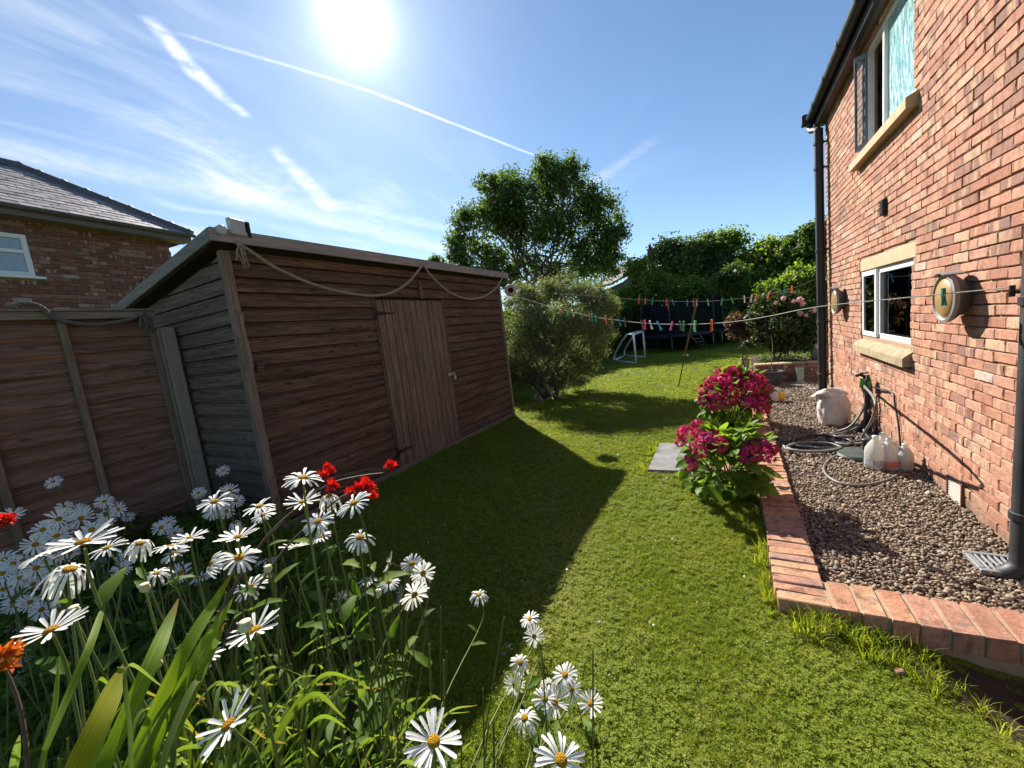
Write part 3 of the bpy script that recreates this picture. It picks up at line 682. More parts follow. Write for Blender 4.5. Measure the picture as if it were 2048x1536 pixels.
mb = MB(); mb.box(SX+.018, SX+.026, DY1-.10, DY1+.055, 1.145, 1.19, .003); mb.tube([(SX+.026, DY1+.028, 1.15), (SX+.058, DY1+.028, 1.16), (SX+.058, DY1+.028, 1.18), (SX+.026, DY1+.028, 1.19)], .006, 6); hs = mb.obj('hasp', M_ZINC, door)
mb = MB(); mb.box(SX+.035, SX+.062, DY1+.002, DY1+.052, 1.07, 1.125, .006); mb.tube([(SX+.048, DY1+.014, 1.12), (SX+.048, DY1+.014, 1.155), (SX+.048, DY1+.027, 1.172), (SX+.048, DY1+.040, 1.155), (SX+.048, DY1+.040, 1.12)], .005, 6); mb.obj('padlock', M_ZINC, hs)
mb = MB(); mb.box(SX+.003, SX+.034, 4.55, 4.63, 2.36, 2.62, .005); mb.obj('turn_block', M_WFRONT, shed)
mb = MB(); mb.box(SX+.003, SX+.035, 2.10, 2.16, 1.62, 1.72, .004); mb.obj('wooden_cleat', M_WFRONT, shed)
mb = MB(); P = [(SX+.14, SY0-.12, zroof(SX+.14)+.085), (-6.75, SY0-.12, zroof(-6.75)+.085), (-6.75, SY0-.12, zroof(-6.75)+.10), (SX+.14, SY0-.12, zroof(SX+.14)+.10)]; mb.prism(P, (0, SY1-SY0+.30, 0)); mb.obj('roof', M_FELT, shed)
mb = MB(); P = [(SX-.0, SY0-.10, zroof(SX)-.03), (-6.7, SY0-.10, zroof(-6.7)-.03), (-6.7, SY0-.10, zroof(-6.7)+.083), (SX+.12, SY0-.10, zroof(SX+.12)+.083), (SX+.12, SY0-.10, zroof(SX+.12)-.0)]; mb.prism(P, (0, SY1-SY0+.26, 0)); mb.obj('roof_deck', M_DARK, shed)
mb = MB(); mb.box(SX+.121, SX+.145, SY0-.125, SY1+.17, 2.795, 2.905, .003); mb.obj('fascia_board', M_FASCIA, shed)
mb = MB(); P = [(SX+.118, SY0-.128, zroof(SX+.12)-.008), (-6.7, SY0-.128, zroof(-6.7)-.008), (-6.7, SY0-.128, zroof(-6.7)+.098), (SX+.118, SY0-.128, zroof(SX+.12)+.098)]; mb.prism(P, (0, .024, 0)); mb.obj('side_fascia', M_FASCX, shed)

# ================================================================== fence panel and concrete post
FX = -5.2; FY1 = 1.835
fence = thing('garden_fence', 'brown overlap fence panel of waney boards between flowers and neighbouring house', 'fence', (FX, .9, 0))
def waney(z, h, y0, y1, k):
    n = 26; ys = np.linspace(y0, y1, n); rr = np.random.default_rng(k+5)
    w = .014*np.sin(ys*rr.uniform(2, 4)+rr.uniform(0, 6))+.007*np.sin(ys*rr.uniform(7, 12)+rr.uniform(0, 6))+rr.normal(size=n)*.002
    V = []
    for i, yv in enumerate(ys):
        zb = z+w[i]; V += [(FX+.046, yv, zb), (FX+.008, yv, z+h+.028), (FX-.004, yv, z+h+.028), (FX+.030, yv, zb)]
    Fc = [[i*4+a, (i+1)*4+a, (i+1)*4+(a+1) % 4, i*4+(a+1) % 4] for i in range(n-1) for a in range(4)] + [[0, 1, 2, 3], [(n-1)*4+3-a for a in range(4)]]
    mb = MB(); mb.add(V, Fc); mb.obj('board', M_FENCE, fence)
z = .05; k = 0
while z < 2.24: waney(z, .148, -.02, FY1-.02, k); z += .148; k += 1
for yb in (.02, .62, 1.165, 1.775):
    mb = MB(); w = .022 if yb > 1.7 else .026; mb.box(FX+.047, FX+.085, yb-w, yb+w, .03, 2.285, .004); mb.obj('batten', M_FRAILV, fence)
mb = MB(); mb.box(FX+.047, FX+.090, -.03, FY1-.005, 2.287, 2.355, .004); mb.obj('top_rail', M_FRAIL, fence)
mb = MB(); mb.box(FX-.045, FX+.100, -.04, FY1+.005, 2.357, 2.378, .003); mb.obj('capping', M_FRAIL, fence)
mb = MB(); mb.box(FX-.05, FX+.075, FY1+.012, FY1+.135, -.1, 2.19, .012); tag(mb.obj('fence_post', M_CONC, None, origin=(FX, FY1+.07, 0)), 'grey concrete post at the end of the fence panel', 'fence post')

# ================================================================== neighbouring house on the left
NX, NY1, NZ, NB_ROT = -10.745, 4.36, 4.59, math.radians(8.2)
nb = thing('neighbour_house', 'shaded brick house with slate hip roof behind the fence', 'house', (NX, NY1, 0))
NW = (1.05, 2.20, 3.64, 4.34)
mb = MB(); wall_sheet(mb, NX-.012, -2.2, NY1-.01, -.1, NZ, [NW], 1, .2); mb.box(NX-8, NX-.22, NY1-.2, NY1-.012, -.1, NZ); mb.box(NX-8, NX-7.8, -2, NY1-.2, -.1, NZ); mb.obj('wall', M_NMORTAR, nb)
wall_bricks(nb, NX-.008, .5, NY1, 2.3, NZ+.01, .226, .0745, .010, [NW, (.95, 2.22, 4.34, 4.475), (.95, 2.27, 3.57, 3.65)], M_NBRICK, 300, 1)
mb = MB()
for k in range(60): z = -.1+k*.0745; mb.box(NX-(.215 if k % 2 else .10), NX-.001, NY1-.008, NY1+.004, z+.005, z+.069)
mb.obj('corner_return', M_NBRICK, nb)
for k in range(11): 
    mb = MB(); mb.box(NX-.02, NX+.004, .99+k*.111, .99+k*.111+.10, 4.345, 4.472, .004); mb.obj('arch_brick', M_NBRICK, nb)
mb = MB(); frame_rect(mb, NX-.06, NX-.005, NW[0], NW[1], NW[2], NW[3], .07); mb.box(NX-.055, NX-.006, NW[0]+.07, NW[1]-.07, 4.02, 4.08, .004); nw = mb.obj('window', M_WHITEPL, nb)
mb = MB(); mb.box(NX-.045, NX-.035, NW[0]+.06, NW[1]-.06, NW[2]+.06, 4.025); mb.obj('frosted_pane', M_FROST, nw)
mb = MB(); mb.box(NX-.045, NX-.035, NW[0]+.06, NW[1]-.06, 4.075, NW[3]-.06); mb.obj('frosted_pane', M_FROST, nw)
mb = MB(); mb.box(NX-.06, NX+.06, NW[0]-.05, NW[1]+.10, NW[2]-.045, NW[2]-.002, .006); mb.obj('window_sill', M_WHITEPL, nb)
EX, EY, EZ = NX+.32, NY1+.32, NZ+.14                # eaves corner
RY, RZ = EY-1.794, 6.03                                  # hip meets the ridge
slope_n = unit(np.cross((0, 1, 0), (-(EY-RY), 0, RZ-EZ)))   # east slope normal
apex = V3(EX-(EY-RY), RY, RZ)
mb = MB(); A, Bp = V3(EX, EY, EZ), V3(EX, -2.6, EZ); R2 = V3(apex[0], -2.6, RZ); A2 = V3(2*apex[0]-EX, EY, EZ); B2 = V3(2*apex[0]-EX, -2.6, EZ)
mb.add([A, Bp, R2, apex, A2, B2], [[0, 3, 2, 1], [0, 4, 3], [4, 5, 2, 3], [0, 1, 5, 4]]); mb.obj('roof', M_DARK, nb)
up_s = unit(apex-V3(EX, RY, EZ)); nrm = unit(np.cross(up_s, (0, -1, 0))); nrm = nrm if nrm[2] > 0 else -nrm
Ls = np.linalg.norm(apex-V3(EX, RY, EZ)); rows = 15; gauge = Ls/rows; SL = .30
V, Fc = chamfer_box((SL/2-.004, gauge*.62, .006), .003); slate_me = mesh_np('slate', V, Fc, M_SLATE)
for r_ in range(rows):
    s_ = (r_+.42)*gauge; yv = .3 - (SL/2 if r_ % 2 else 0); ymax = EY-(r_+.2)/rows*(EY-RY)
    while yv+SL*.35 < ymax:
        c = V3(EX, 0, EZ)+up_s*s_+V3(0, yv+SL/2, 0)+nrm*(.018+random.uniform(-.002, .003))
        hw = min(SL, ymax-yv)/SL
        tiltd = unit(up_s-nrm*.045*1.0)
        m_ = Matrix((V3(0, 1, 0), tiltd, np.cross((0, 1, 0), tiltd))).transposed()
        o = inst('slate', slate_me, nb, c+V3(0, -(1-hw)*SL/2, 0), m_.to_euler(), (hw, 1, 1)); yv += SL
mb = MB(); P0, P1 = V3(EX, EY, EZ), apex; n = 8
hip = None
for k in range(n):
    a, b_ = P0+(P1-P0)*(k/n), P0+(P1-P0)*((k+1.06)/n); t = unit(b_-a); s_, u_, _ = frame(t); 
    mb = MB(); sd = unit(np.cross(t, (0, 0, 1))); uu = np.cross(sd, t)
    ring = [(math.cos(q), math.sin(q)) for q in np.linspace(-.35, math.pi+.35, 9)]
    for j, (pp, rr) in enumerate(((a, .10), (a+t*.05, .118), (a+t*.09, .10), (b_, .10))):
        mb.v += [tuple(pp+V3(0, 0, .015)+sd*cx*rr+uu*cz_*rr*.9) for cx, cz_ in ring]
    for j in range(3): mb.f += [[j*9+i, j*9+i+1, (j+1)*9+i+1, (j+1)*9+i] for i in range(8)]
    mb.f += [list(range(9))[::-1]]
    mb.obj('ridge_tile', M_RIDGE, nb, auto=50)
for k in range(5):
    a, b_ = apex+V3(0, -k*.45+.05, 0), apex+V3(0, -(k+1.05)*.45, 0); mb = MB()
    for (pp, rr) in ((a, .12), (a+V3(0, -.05, 0), .135), (a+V3(0, -.09, 0), .12), (b_, .12)): mb.v += [tuple(pp+V3(math.cos(q)*rr, 0, math.sin(q)*rr*.9)) for q in np.linspace(-.35, math.pi+.35, 9)]
    for j in range(3): mb.f += [[j*9+i, j*9+i+1, (j+1)*9+i+1, (j+1)*9+i] for i in range(8)]
    mb.f += [list(range(9))[::-1]]
    mb.obj('ridge_tile', M_RIDGE, nb, auto=50)
M_NFASC = surf('neighbour_fascia', (.13, .105, .105), (.18, .15, .15), 5, .7, .1)
mb = MB(); mb.box(NX+.004, EX-.02, -2.4, EY-.03, NZ-.02, NZ+.005); mb.box(EX-.045, EX-.02, -2.4, EY-.02, NZ+.006, NZ+.13, .003); mb.box(NX-3, EX-.046, EY-.045, EY-.02, NZ+.006, NZ+.13, .003); mb.obj('eaves_board', M_NFASC, nb)
mb = MB(); prof = [(math.cos(a)*.055, math.sin(a)*.055) for a in np.linspace(math.pi, 2*math.pi, 9)]+[(math.cos(a)*.048, math.sin(a)*.048) for a in np.linspace(2*math.pi, math.pi, 9)]
mb.prism([(EX+.038+px, -2.4, NZ+.125+pz) for px, pz in prof], (0, EY+2.42, 0)); mb.obj('gutter', M_RIDGE, nb)

nb.rotation_euler = (0, 0, NB_ROT)
# ================================================================== scattered ground cover (instances of tiny meshes)
def proto(name, V, Fc, mat, smooth=False):
    o = bpy.data.objects.new(name, mesh_np(name, V, Fc, mat, smooth)); return o      # data only, never linked to the scene
def scatter(name, label, P, rot, scl, var, protos, parent=None):
    me = bpy.data.meshes.new(name); me.vertices.add(len(P)); me.vertices.foreach_set('co', np.asarray(P, np.float32).ravel())
    a = me.attributes.new('rot', 'FLOAT_VECTOR', 'POINT'); a.data.foreach_set('vector', np.asarray(rot, np.float32).ravel())
    a = me.attributes.new('scl', 'FLOAT_VECTOR', 'POINT'); a.data.foreach_set('vector', np.asarray(scl, np.float32).ravel())
    a = me.attributes.new('var', 'INT', 'POINT'); a.data.foreach_set('value', np.asarray(var, np.int32))
    o = bpy.data.objects.new(name, me); link(o, parent); tag(o, label, kind='stuff')
    ng = bpy.data.node_groups.new(name, 'GeometryNodeTree')
    ng.interface.new_socket('Geometry', in_out='INPUT', socket_type='NodeSocketGeometry'); ng.interface.new_socket('Geometry', in_out='OUTPUT', socket_type='NodeSocketGeometry')
    gi, go = ng.nodes.new('NodeGroupInput'), ng.nodes.new('NodeGroupOutput'); L = ng.links.new
    jn = ng.nodes.new('GeometryNodeJoinGeometry')
    for p in reversed(protos):
        oi = ng.nodes.new('GeometryNodeObjectInfo'); oi.inputs['Object'].default_value = p; oi.inputs['As Instance'].default_value = True; L(oi.outputs['Geometry'], jn.inputs[0])
    ip = ng.nodes.new('GeometryNodeInstanceOnPoints'); ip.inputs['Pick Instance'].default_value = True
    def at_(nm, typ):
        n_ = ng.nodes.new('GeometryNodeInputNamedAttribute'); n_.data_type = typ; n_.inputs[0].default_value = nm; return n_.outputs[0]
    L(gi.outputs[0], ip.inputs['Points']); L(jn.outputs[0], ip.inputs['Instance']); L(at_('var', 'INT'), ip.inputs['Instance Index'])
    e2r = ng.nodes.new('FunctionNodeEulerToRotation'); L(at_('rot', 'FLOAT_VECTOR'), e2r.inputs[0]); L(e2r.outputs[0], ip.inputs['Rotation']); L(at_('scl', 'FLOAT_VECTOR'), ip.inputs['Scale'])
    L(ip.outputs[0], go.inputs[0])
    o.modifiers.new('scatter', 'NODES').node_group = ng
    return o
M_GRASS = leafmat('grass_blades', (.155, .205, .020), (.35, .41, .065), .55, (1.4, 1.5, .38), .12, hue=(.40, .34, .14), patch=(.40, .37, .09))
M_CLOVER = leafmat('clover_leaves', (.15, .20, .024), (.34, .39, .075), .5, (1.4, 1.5, .42), .1, patch=(.38, .37, .09))
def tuft(seed, n, hgt, spread, w, lean=0.6):
    r = np.random.default_rng(seed); V, Fc = [], []
    for k in range(n):
        an = r.uniform(0, 6.28); b0 = np.array((math.cos(an), math.sin(an), 0))*r.uniform(0, spread); d = r.uniform(0, 6.28); dv = np.array((math.cos(d), math.sin(d), 0)); sd = np.array((-dv[1], dv[0], 0))
        h = hgt*r.uniform(.55, 1.1); ln = lean*r.uniform(.3, 1.3)*h; o = len(V)
        V += [b0-sd*w, b0+sd*w, b0+dv*ln*.45+(0, 0, h*.6)-sd*w*.8, b0+dv*ln*.45+(0, 0, h*.6)+sd*w*.8, b0+dv*ln+(0, 0, h*r.uniform(.75, 1.0))]
        Fc += [[o, o+1, o+3], [o, o+3, o+2], [o+2, o+3, o+4]]
    return np.array(V), np.array(Fc)
def clover(seed, n):
    r = np.random.default_rng(seed); V, Fc = [], []
    for k in range(n):
        c = np.array((r.uniform(-.03, .03), r.uniform(-.03, .03), r.uniform(.012, .028))); a0 = r.uniform(0, 6.28)
        for j in range(3):
            a = a0+j*2.094; d = np.array((math.cos(a), math.sin(a), r.uniform(-.1, .25))); s = np.array((-math.sin(a), math.cos(a), 0)); L_ = r.uniform(.007, .011); o = len(V)
            V += [c, c+d*L_*.6-s*L_*.5, c+d*L_*1.1-s*L_*.2, c+d*L_*1.1+s*L_*.2, c+d*L_*.6+s*L_*.5]; Fc += [[o, o+1, o+2], [o, o+2, o+3], [o, o+3, o+4]]
    return np.array(V), np.array(Fc)
GP = [proto('grass_tuft_%d' % i, *tuft(i, 17, .024, .026, .0019, 1.25), M_GRASS) for i in range(4)] + [proto('clover_patch_%d' % i, *clover(i+20, 7), M_CLOVER) for i in range(2)] + [proto('long_tuft_%d' % i, *tuft(i+50, 14, .13, .03, .0024, .7), M_GRASS) for i in range(2)]
def lawn_points(x0, x1, y0, y1, dens, dmin, dmax):
    n = int((x1-x0)*(y1-y0)*dens); x = rng.uniform(x0, x1, n); y = rng.uniform(y0, y1, n); d = np.hypot(x, y)
    k = (d >= dmin) & (d < dmax) & ~inpoly(x, y, BED)
    k &= ~((x > KX0-.005) & (y > KY0-.005) & (y < 12) & (x < 1.7)) & ~((x > KX0) & (y > 9.7) & (y < 11.9))
    k &= ~((x < SX+.03) & (y > SY0) & (y < SY1+.1)) & ~((x > -.9) & (x < -.5) & (y > 4.3) & (y < 5.32)) & (x > -12)
    k &= ~((x > -.52) & (x < KX0) & (y > 4.24) & (y < 4.48)) & ~(inpoly(x, y, [(.62, 2.36), (.72, 2.22), (.85, 2.0), (1.1, 1.85), (1.5, 1.8), (1.5, 2.4)]) & (rng.random(n) < .9))
    # keep to the view plus a margin
    c = np.stack([x, y, np.zeros(n)], 1)-EYE; dep = c@_fw; px = CX+F_PX*(c@_rt)/np.maximum(dep, .05); py = CY-F_PX*(c@_up)/np.maximum(dep, .05)
    k &= (dep > .1) & (px > -500) & (px < 2600) & (py < 1950)
    x, y = x[k], y[k]; return np.stack([x, y, lawn_z(x, y)], 1)
def lawn_grass():
    sets = [(lawn_points(-5, 2.2, .3, 5, 3600, 0, 3.4), .66), (lawn_points(-6, 1, 1, 9, 1300, 3.4, 7), 1.0), (lawn_points(-9, 1, 4, 14, 330, 7, 12), 1.8), (lawn_points(-12, 4, 8, 22, 110, 12, 22), 2.6)]
    P, S = [], []
    for p, s in sets: P.append(p); S.append(np.full(len(p), s)*rng.uniform(.75, 1.25, len(p)))
    P = np.vstack(P); S = np.concatenate(S); n = len(P)
    patch = np.sin(P[:, 0]*2.1+1)*np.sin(P[:, 1]*1.7)+.6*np.sin(P[:, 0]*5.3+P[:, 1]*3.1)
    var = rng.integers(0, 4, n); cl = (rng.random(n) < np.clip(.22+.25*patch, .04, .6)) & (np.hypot(P[:, 0], P[:, 1]) < 7); var[cl] = 4+rng.integers(0, 2, cl.sum())
    rot = np.stack([rng.uniform(-.15, .15, n), rng.uniform(-.15, .15, n), rng.uniform(0, 6.28, n)], 1)
    sc = np.stack([S, S, S*np.clip(.95-.25*patch*.4, .6, 1.3)/np.sqrt(S)], 1)
    scatter('grass', 'short mown grass and clover of the lawn', P, rot, sc, var, GP)
    # unmown tufts against kerb, shed foot, slab and bed edge
    E_ = []
    def edge(a, b_, nn, w): t = rng.random(nn)[:, None]; E_.append(np.array(a)+(np.array(b_)-np.array(a))*t+rng.normal(size=(nn, 2))*w)
    edge((.30, 2.31), (.72, 2.27), 60, .03); edge((.16, 2.3), (.9, 2.1), 40, .05); edge((.12, 2.4), (.12, 3.4), 26, .015); edge((SX+.06, 2.1), (SX+.06, 6.9), 150, .03); edge((-.5, 4.2), (.1, 4.1), 60, .06); edge((-.95, 4.25), (-.95, 5.3), 24, .03); edge((-3.3, 1.75), (-1.0, .8), 90, .05); edge((-4.3, 7.3), (-3.7, 8.6), 50, .15); edge((KX0-.05, 5.3), (KX0-.05, 11.5), 80, .03)
    E_ = np.vstack(E_); n = len(E_); P = np.stack([E_[:, 0], E_[:, 1], lawn_z(E_[:, 0], E_[:, 1])], 1); s = rng.uniform(.4, 1.0, n)
    scatter('long_grass', 'longer grass tufts along kerb, shed and slab', P, np.stack([rng.uniform(-.3, .3, n), rng.uniform(-.3, .3, n), rng.uniform(0, 6.28, n)], 1), np.stack([s, s, s], 1), 6+rng.integers(0, 2, n), GP)
lawn_grass()
def icosphere(sub=1):
    t = (1+5**.5)/2; V = [unit(v) for v in [(-1, t, 0), (1, t, 0), (-1, -t, 0), (1, -t, 0), (0, -1, t), (0, 1, t), (0, -1, -t), (0, 1, -t), (t, 0, -1), (t, 0, 1), (-t, 0, -1), (-t, 0, 1)]]
    Fc = [(0, 11, 5), (0, 5, 1), (0, 1, 7), (0, 7, 10), (0, 10, 11), (1, 5, 9), (5, 11, 4), (11, 10, 2), (10, 7, 6), (7, 1, 8), (3, 9, 4), (3, 4, 2), (3, 2, 6), (3, 6, 8), (3, 8, 9), (4, 9, 5), (2, 4, 11), (6, 2, 10), (8, 6, 7), (9, 8, 1)]
    for _ in range(sub):
        mid = {}; F2 = []
        def md(a, b_):
            k = (min(a, b_), max(a, b_))
            if k not in mid: mid[k] = len(V); V.append(unit(V[a]+V[b_]))
            return mid[k]
        for a, b_, c in Fc: ab, bc, ca = md(a, b_), md(b_, c), md(c, a); F2 += [(a, ab, ca), (b_, bc, ab), (c, ca, bc), (ab, bc, ca)]
        Fc = F2
    return np.array(V), np.array(Fc)
ICO1 = icosphere(1); ICO2 = icosphere(2); ICO3 = icosphere(3)
PB = []
for i in range(5):
    r = np.random.default_rng(i); V = ICO1[0].copy(); V *= (1+r.normal(size=(len(V), 1))*.07); V *= (r.uniform(.85, 1.15), r.uniform(.65, .9), r.uniform(.42, .62)); PB.append(proto('pebble_%d' % i, V, ICO1[1], M_PEBBLE, True))
def gravel():
    P = []
    for (y0, y1, sp, s) in ((KY1-.03, 4.6, .0165, .0092), (4.6, 7.0, .020, .0112), (7.0, 9.74, .026, .0145)):
        gx = np.arange(KX1-.005, XW+.0, sp); gy = np.arange(y0, y1, sp); X, Y = np.meshgrid(gx, gy); n = X.size
        P.append(np.stack([X.ravel()+rng.normal(size=n)*sp*.35, Y.ravel()+rng.normal(size=n)*sp*.35, rng.uniform(.026, .036, n), s*rng.uniform(.7, 1.45, n)], 1))
        k = rng.random(n) < .45; m_ = k.sum()
        P.append(np.stack([X.ravel()[k]+rng.normal(size=m_)*sp*.5, Y.ravel()[k]+rng.normal(size=m_)*sp*.5, rng.uniform(.036, .046, m_), s*np.exp(rng.normal(size=m_)*.35)*1.1], 1))
    P = np.vstack(P); P[:, 2] += .004*np.sin(P[:, 0]*7+P[:, 1]*3); P = P[(P[:, 0] > KX1+.0) & (P[:, 0] < XW-.004) & (P[:, 1] > KY1-.04)]; n = len(P)
    scatter('gravel', 'loose brown pebbles of the gravel strip', P[:, :3], np.stack([rng.normal(size=n)*.5, rng.normal(size=n)*.5, rng.uniform(0, 6.28, n)], 1), np.repeat(P[:, 3:4], 3, 1), rng.integers(0, 5, n), PB)
gravel()

# ================================================================== trees, hedge and shrubs behind
M_BARK = surf('bark', (.06, .048, .040), (.13, .105, .085), 22, .9, .9, 80, bdist=.02)
M_TREE = leafmat('tree_leaves', (.038, .068, .026), (.16, .21, .075), .54, (1.4, 1.6, .5), .45)
M_TREE2 = leafmat('green_leaves', (.065, .11, .02), (.24, .30, .065), .58, (1.4, 1.6, .45), .45)
M_HEDGE = leafmat('hedge_leaves', (.030, .058, .015), (.15, .205, .045), .5, (1.5, 1.7, .4), .3)
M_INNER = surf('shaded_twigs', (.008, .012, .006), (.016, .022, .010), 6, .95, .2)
M_GORSE = leafmat('gorse_needles', (.085, .11, .050), (.32, .36, .19), .42, (1.3, 1.35, .7), .25)
def clump_points(blobs, n, r, sub=14, tight=.30, fill=.25):
    """leaf positions: sub-clumps on the shell of each blob, with gaps between them"""
    vol = np.array([b_[3]*b_[4]*b_[5] for b_ in blobs])**.72; cnt = (n*vol/vol.sum()).astype(int); P, N = [], []
    for b_, c in zip(blobs, cnt):
        C0, R0 = np.array(b_[:3]), np.array(b_[3:6]); k = max(4, int(sub*(1 if len(b_) < 7 else b_[6])))
        dirs = rand_dirs(k, r); dirs[:, 2] = np.abs(dirs[:, 2])*.8+dirs[:, 2]*.35; dirs = unit_rows(dirs); rad = r.uniform(.55, 1.0, k)
        idx = r.integers(0, k, c); base = dirs[idx]*rad[idx][:, None]
        p = base + rand_dirs(c, r)*np.abs(r.normal(size=(c, 1))).clip(0, 1.35)*tight*1.2
        f = r.random(c) < fill; p[f] = rand_dirs(f.sum(), r)*r.uniform(.2, 1.0, (f.sum(), 1))
        P.append(C0+p*R0); N.append(unit_rows(p+1e-6)+np.array((0, 0, .6)))
    return np.vstack(P), unit_rows(np.vstack(N))
def limb(mb, a, b_, r0, r1, rr, bend=.15, n=7):
    a, b_ = np.array(a, float), np.array(b_, float); L_ = np.linalg.norm(b_-a); t = np.linspace(0, 1, 5)
    P = a+(b_-a)*t[:, None]; P[1:-1] += rr.normal(size=(3, 3))*L_*bend*.35; P = catmull(P, 3); mb.tube(P, np.linspace(r0, r1, len(P)), n, False)
def tree(name, label, base, fork, blobs, nleaf, size, mat, seed, group=None, r0=.22, cat='tree', stems=1, aspect=1.0, tight=.30, fill=.25, twigs=3, spread=.9, sub=14):
    r = np.random.default_rng(seed); t = thing(name, label, cat, base, group); base = np.array(base, float); fork = np.array(fork, float); mb = MB(); tops = []
    for s in range(stems):
        o = np.array((r.uniform(-1, 1), r.uniform(-1, 1), 0))*r0*1.6*(stems > 1); tp = fork+o*2.4+V3(0, 0, r.uniform(-.3, .3)*(stems > 1)); limb(mb, base+o, tp, r0/(stems**.45), r0*.62/(stems**.45), r, .12, 9); tops.append(tp)
    for i, b_ in enumerate(blobs):
        c = np.array(b_[:3]); tp = tops[i % stems]; limb(mb, tp, c, r0*.45/(stems**.4), r0*.10, r, .25)
        for _ in range(twigs): limb(mb, tp+(c-tp)*r.uniform(.4, .9), c+rand_dirs(1, r)[0]*np.array(b_[3:6])*.85, r0*.13, r0*.03, r, .3, 5)
    mb.obj('trunk', M_BARK, t, True)
    P, N = clump_points(blobs, nleaf, r, sub, tight, fill)
    leaf_cloud('crown', P, N, size*r.uniform(.6, 1.25, len(P)), mat, t, spread, aspect, r); return t
def blobs_px(lst, D):
    """(px, py, radius px, depth offset) -> blobs at horizontal distance D"""
    out = []
    for (x, y, rp, dz) in lst:
        d_ = ray(x, y); hd = math.hypot(d_[0], d_[1]); p = EYE+d_*((D+dz)/hd); depth = (p-EYE)@_fw; rr = rp*depth/F_PX; out.append((*p, rr, rr, rr*.9))
    return out
# the tall multi-stemmed tree behind the gorse
D1 = 33.0
bl = blobs_px([(1120, 372, 50, 0), (1010, 385, 46, .5), (1060, 410, 60, -1), (1165, 415, 55, .3), (1205, 440, 46, .8), (1000, 560, 45, 1), (940, 555, 40, 0), (1060, 540, 40, 3), (965, 450, 55, .4), (925, 490, 36, .2), (1040, 480, 52, 1.5), (1120, 470, 60, -1.0), (1190, 500, 50, -.3), (915, 520, 34, -.4), (975, 520, 40, 1.2), (1180, 550, 55, .6), (1110, 560, 42, 1.5), (1090, 345, 34, .6), (1142, 350, 32, .2), (975, 372, 26, .2), (1222, 478, 34, 0), (1215, 520, 32, .3), (1010, 440, 50, .8)], D1)
bs = EYE+ray(1062, 560)*(D1/math.hypot(*ray(1062, 560)[:2])); 
tree('broadleaf_tree', 'tall dark broadleaf tree with many stems rising behind the grey-green bush', (bs[0], bs[1], 0), (bs[0], bs[1], 5.0), bl, 62000, .26, M_TREE, 3, None, .45, 'tree', 5, .95, .32, .18, 5)
# trees beyond the hedge
def bgtree(pxs, D, label, seed, n=9000, size=.26, mat=None, name='garden_tree', r0=.16):
    bl = blobs_px(pxs, D); c = np.mean(np.array(bl)[:, :2], 0); zt = min(b_[2]-b_[5]*.5 for b_ in bl)
    tree(name, label, (c[0], c[1], 0), (c[0], c[1], max(1.2, zt)), bl, n, size, mat or M_TREE2, seed, 'trees beyond the hedge', r0, 'tree', 1, 1.0, .32, .3, 2)
bgtree([(1385, 505, 42, 0), (1340, 515, 40, .5), (1420, 520, 40, .5), (1360, 545, 45, -1), (1415, 565, 42, -.5), (1320, 560, 40, 0)], 30, 'large dark tree with rounded crown behind the hedge, left of centre beyond the prop', 11, 15000, .25, M_TREE)
bgtree([(1455, 500, 38, 0), (1475, 530, 34, .5), (1440, 545, 42, 0), (1480, 575, 40, -.6), (1450, 605, 40, 0)], 31, 'dark tree with feathery top between the rounded tree and the drainpipe trees', 12, 11000, .25)
bgtree([(1545, 505, 36, 0), (1515, 530, 36, .4), (1560, 540, 40, 0), (1530, 570, 40, -.5), (1500, 590, 34, 0)], 29, 'mid green tree below the far chimney', 13, 10000, .24)
bgtree([(1628, 470, 30, 0), (1605, 505, 36, .4), (1640, 520, 40, 0), (1670, 500, 40, .5), (1625, 550, 40, 0)], 27, 'tall upright tree showing beside the black drainpipe', 14, 11000, .22, M_TREE)
bgtree([(1600, 565, 38, 0), (1560, 585, 36, .3), (1640, 590, 40, 0), (1585, 615, 34, -.4), (1540, 610, 26, 0), (1630, 630, 36, 0)], 22, 'sunlit leafy shrub tree behind the rose bush', 15, 13000, .17)
bgtree([(1275, 545, 28, 0), (1300, 580, 36, 0), (1262, 590, 28, .4), (1345, 600, 34, -.4), (1290, 625, 30, 0), (1330, 570, 30, .3)], 25.5, 'light green leafy tree in front of the slate roofed house', 16, 12000, .20)
bgtree([(1385, 590, 36, 0), (1405, 620, 30, .2), (1370, 620, 28, -.2), (1430, 600, 26, .3)], 25, 'bright green small tree behind the trampoline net', 17, 9000, .20)
bgtree([(1470, 560, 30, 0), (1500, 610, 30, .2), (1450, 620, 34, 0), (1485, 630, 26, 0)], 25.2, 'dark leafy shrub tree above the sunlit end of the hedge', 18, 8000, .20, M_TREE)
bgtree([(870, 525, 14, 0), (885, 545, 16, 0)], 32, 'tip of a distant tree just above the shed roof', 19, 1500, .24, M_TREE, r0=.08)
